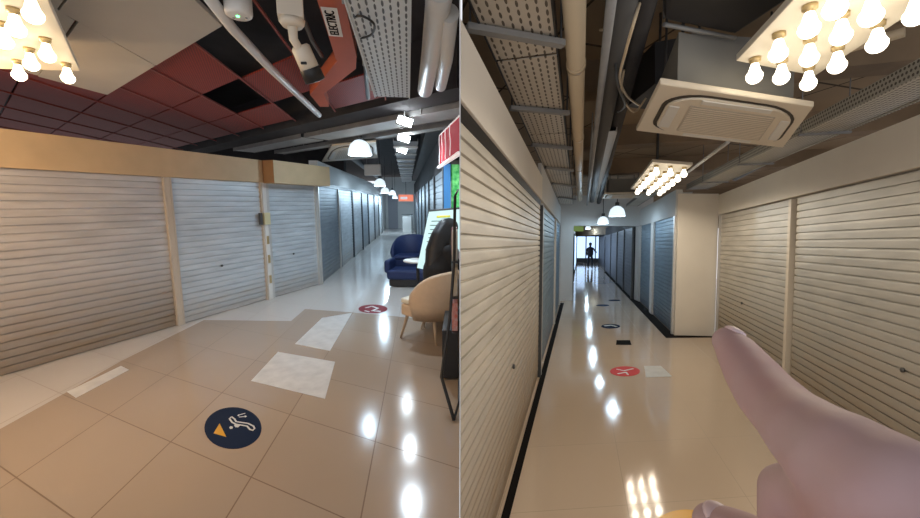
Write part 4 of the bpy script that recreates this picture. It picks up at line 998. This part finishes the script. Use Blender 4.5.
# beyond the portal; its pendant lamps are added to light the corridor
def qp(s, o=.0): v = q0+qd*s+V*o; return (v.x, v.y)
for s_, lb in ((3.5,'first added pendant lamp beyond the portal'),(9,'second added pendant lamp beyond the portal'),(17,'last added pendant lamp beyond the portal')):
    p = qp(s_, .9); pendant('B', (p[0],p[1],2.7), .2, lb, power=40)
t = thing('shop_window', 'bright blue white lit shop window at the left beyond the portal', 'shop window', (*qp(14, .03), 0), math.atan2(qd.y,qd.x), 'B')
MB().box((0,-.03,1.15), (9,.06,2.1)).build('frame', M['steel_dark'], t)
for k in range(6): MB().box((-3.75+1.5*k,-.07,1.2), (1.35,.03,1.8)).build('pane', M['winlit'] if 'winlit' in M else M['shade'], t)
tw = thing('shop_window', 'bright lit shop front closing the corridor far beyond the portal', 'shop window', (*qp(24.6, .1), 0), -.285, 'B')
MB().box((1.2,0,1.25), (2.6,.08,2.5)).build('frame', M['steel_dark'], tw)
for k in range(3): MB().box((.4+.8*k,-.06,1.35), (.7,.04,1.9)).build('pane', M['winlit'], tw)
t = thing('exit_sign', 'small lit yellow green sign high on the left beyond the portal', 'sign', (*qp(6.0,.28), 2.35), 0, 'B')
MB().box((0,0,0), (.42,.06,.24)).build('sign_box', mat('lit_green_sign', (.2,.3,.06), .4, emit=(.35,.45,.1), es=.2), t)
MB().tube([(0,0,.13),(0,0,1.1)], .01, 6).build('rod', M['black'], t)
pb_ = P('B', 590, 269, 0)
t = thing('person', 'distant person in dark clothes standing beyond the portal of the right hall', 'person', (pb_.x, pb_.y, 0), 0, 'B')
body = chain([((0,0,.92),.13), ((0,0,1.15),.13), ((0,0,1.38),.12), ((0,0,1.50),.055), ((0,0,1.60),.09), ((0,0,1.68),.085)],
             [2, ((-.19,0,1.38),.06), ((-.25,.02,1.12),.045), ((-.22,-.05,.88),.035)], [2, ((.19,0,1.38),.06), ((.30,-.02,1.18),.045), ((.42,-.1,1.10),.035)],
             [0, ((-.10,0,.85),.095), ((-.12,0,.48),.065), ((-.12,.03,.08),.045), ((-.12,-.08,.04),.04)], [0, ((.10,0,.85),.095), ((.13,0,.48),.065), ((.14,.03,.08),.045), ((.14,-.08,.04),.04)])
skinned('body', *body, M['cloth_black'], t)
MB().lathe([(0,1.56),(.085,1.58),(.105,1.66),(.08,1.74),(0,1.77)], 14, (0,.01,0)).build('hair', M['hair'], t)
MB().lathe([(.12,.9),(.2,.95),(.19,1.2),(.15,1.42),(.0,1.5)], 16).build('coat', M['cloth_black'], t)

# ================================================================ pointing hand
def C3(px, py, d): return Vector((0,0,EYE))+c2w(Vector(((px-460)*d/F, (py-259)*d/F, d)))
hb = C3(845, 480, .11)
hd = thing('person', 'hand of a person pointing forward with the index finger, close to the viewer', 'person', hb)
def h(px, py, d): return C3(px, py, d)-hb
def hm(x, y, d): return Vector((0,0,EYE))+c2w(Vector((x, y, d)))-hb
idx = [(h(727.5,341,.185),.0066), (h(737,352,.178),.0084), (h(751,373,.165),.0100), (h(768,396,.151),.0108), (h(789,417,.137),.0110), (h(812,438,.124),.0125), (h(845,464,.113),.0148), (h(885,494,.104),.0165), (h(932,532,.098),.0185), (h(985,590,.092),.022)]
mid = [(h(945,560,.096),.017), (h(868,512,.108),.0140), (h(818,492,.126),.0100), (h(789,492,.138),.0092), (h(788,530,.134),.0086), (h(815,560,.122),.0078), (h(845,560,.115),.0072)]
ring = [(h(960,590,.094),.017), (h(885,558,.104),.0135), (h(826,548,.122),.0096), (h(800,556,.132),.0088), (h(805,600,.124),.0080), (h(835,620,.115),.0072)]
pinky = [(h(980,620,.092),.017), (h(905,605,.102),.012), (h(850,605,.115),.0084), (h(828,620,.12),.0076), (h(840,655,.114),.0068)]
thumb = [(h(985,600,.092),.020), (h(900,600,.104),.0165), (h(826,574,.126),.0120), (h(770,552,.146),.0104), (h(738,536,.158),.0098), (h(714,524,.168),.0084)]
palm = [(h(925,550,.098),.020), (h(905,580,.100),.019), (h(900,530,.102),.018)]
wrist = [(h(985,600,.092),.024), (hm(.125,.10,.055),.026), (hm(.14,.14,.0),.029), (hm(.16,.20,-.10),.036), (hm(.185,.28,-.24),.044)]
capsules('hand', [idx, mid, ring, pinky, thumb, palm, wrist], M['skin'], hd)
def nail(ctr, nrm_, dr_, sx=.006, sy=.008):
    z_ = nrm_.normalized(); y_ = (dr_-dr_.dot(z_)*z_).normalized(); x_ = y_.cross(z_)
    Rn = Matrix((x_, y_, z_)).transposed()
    MB().lathe([(0,.0012),(.5,.0010),(.85,.0003),(1,-.0010),(0,-.002)], 18, ctr, Rn @ Matrix.Diagonal((sx, sy, 1)), 0).build('nail', M['nail'], hd)
dr1 = (idx[0][0]-idx[1][0]).normalized()
n1 = c2w(Vector((.45,-.85,-.10))).normalized(); nail(idx[0][0]+n1*.0064-dr1*.001, n1, dr1, .0040, .0055)
dr2 = (thumb[-1][0]-thumb[-2][0]).normalized()
n2 = c2w(Vector((-.1,-.85,-.50))).normalized(); nail(thumb[-1][0]+n2*.0080-dr2*.001, n2, dr2, .0055, .0068)
# sleeve
sl = [hm(.15,.17,-.05), hm(.165,.215,-.13), hm(.19,.29,-.26)]
MB().tube(sl, [.042,.048,.056], 20).build('sleeve', M['cloth_black'], hd)

# ================================================================ cut what would pass through the divider
deps = bpy.context.evaluated_depsgraph_get()
def clip(o, side):
    me = o.data; mw = o.matrix_world; x = .0018*side
    vals = [(mw @ v.co).x*side for v in me.vertices]
    vy = [(mw @ v.co).y for v in me.vertices]
    if min(vals) >= .0017 or max(vy) < 1.0: return
    if max(vals) <= .0018: bpy.data.objects.remove(o); return
    bm_ = bmesh.new(); bm_.from_mesh(me)
    inv = mw.inverted(); co = inv @ Vector((x,0,0)); no = (inv.to_3x3() @ Vector((side,0,0))).normalized()
    r_ = bmesh.ops.bisect_plane(bm_, geom=bm_.verts[:]+bm_.edges[:]+bm_.faces[:], plane_co=co, plane_no=no, clear_inner=True)
    ed = [e for e in r_['geom_cut'] if isinstance(e, bmesh.types.BMEdge)]
    try: bmesh.ops.holes_fill(bm_, edges=ed, sides=0)
    except Exception: pass
    bm_.to_mesh(me); bm_.free()
bpy.context.view_layer.update()
axisB = MR['B'].to_3x3() @ Vector((0,0,1))
for o in list(S.objects):
    if o.type != 'MESH': continue
    r_ = o
    while r_.parent: r_ = r_.parent
    if r_ is hd or o.name == 'wall_divider': continue
    up_ = r_.matrix_world.to_3x3() @ Vector((0,0,1))
    isB = abs(up_.normalized().z-axisB.z) < 1e-4
    clip(o, 1 if isB else -1)
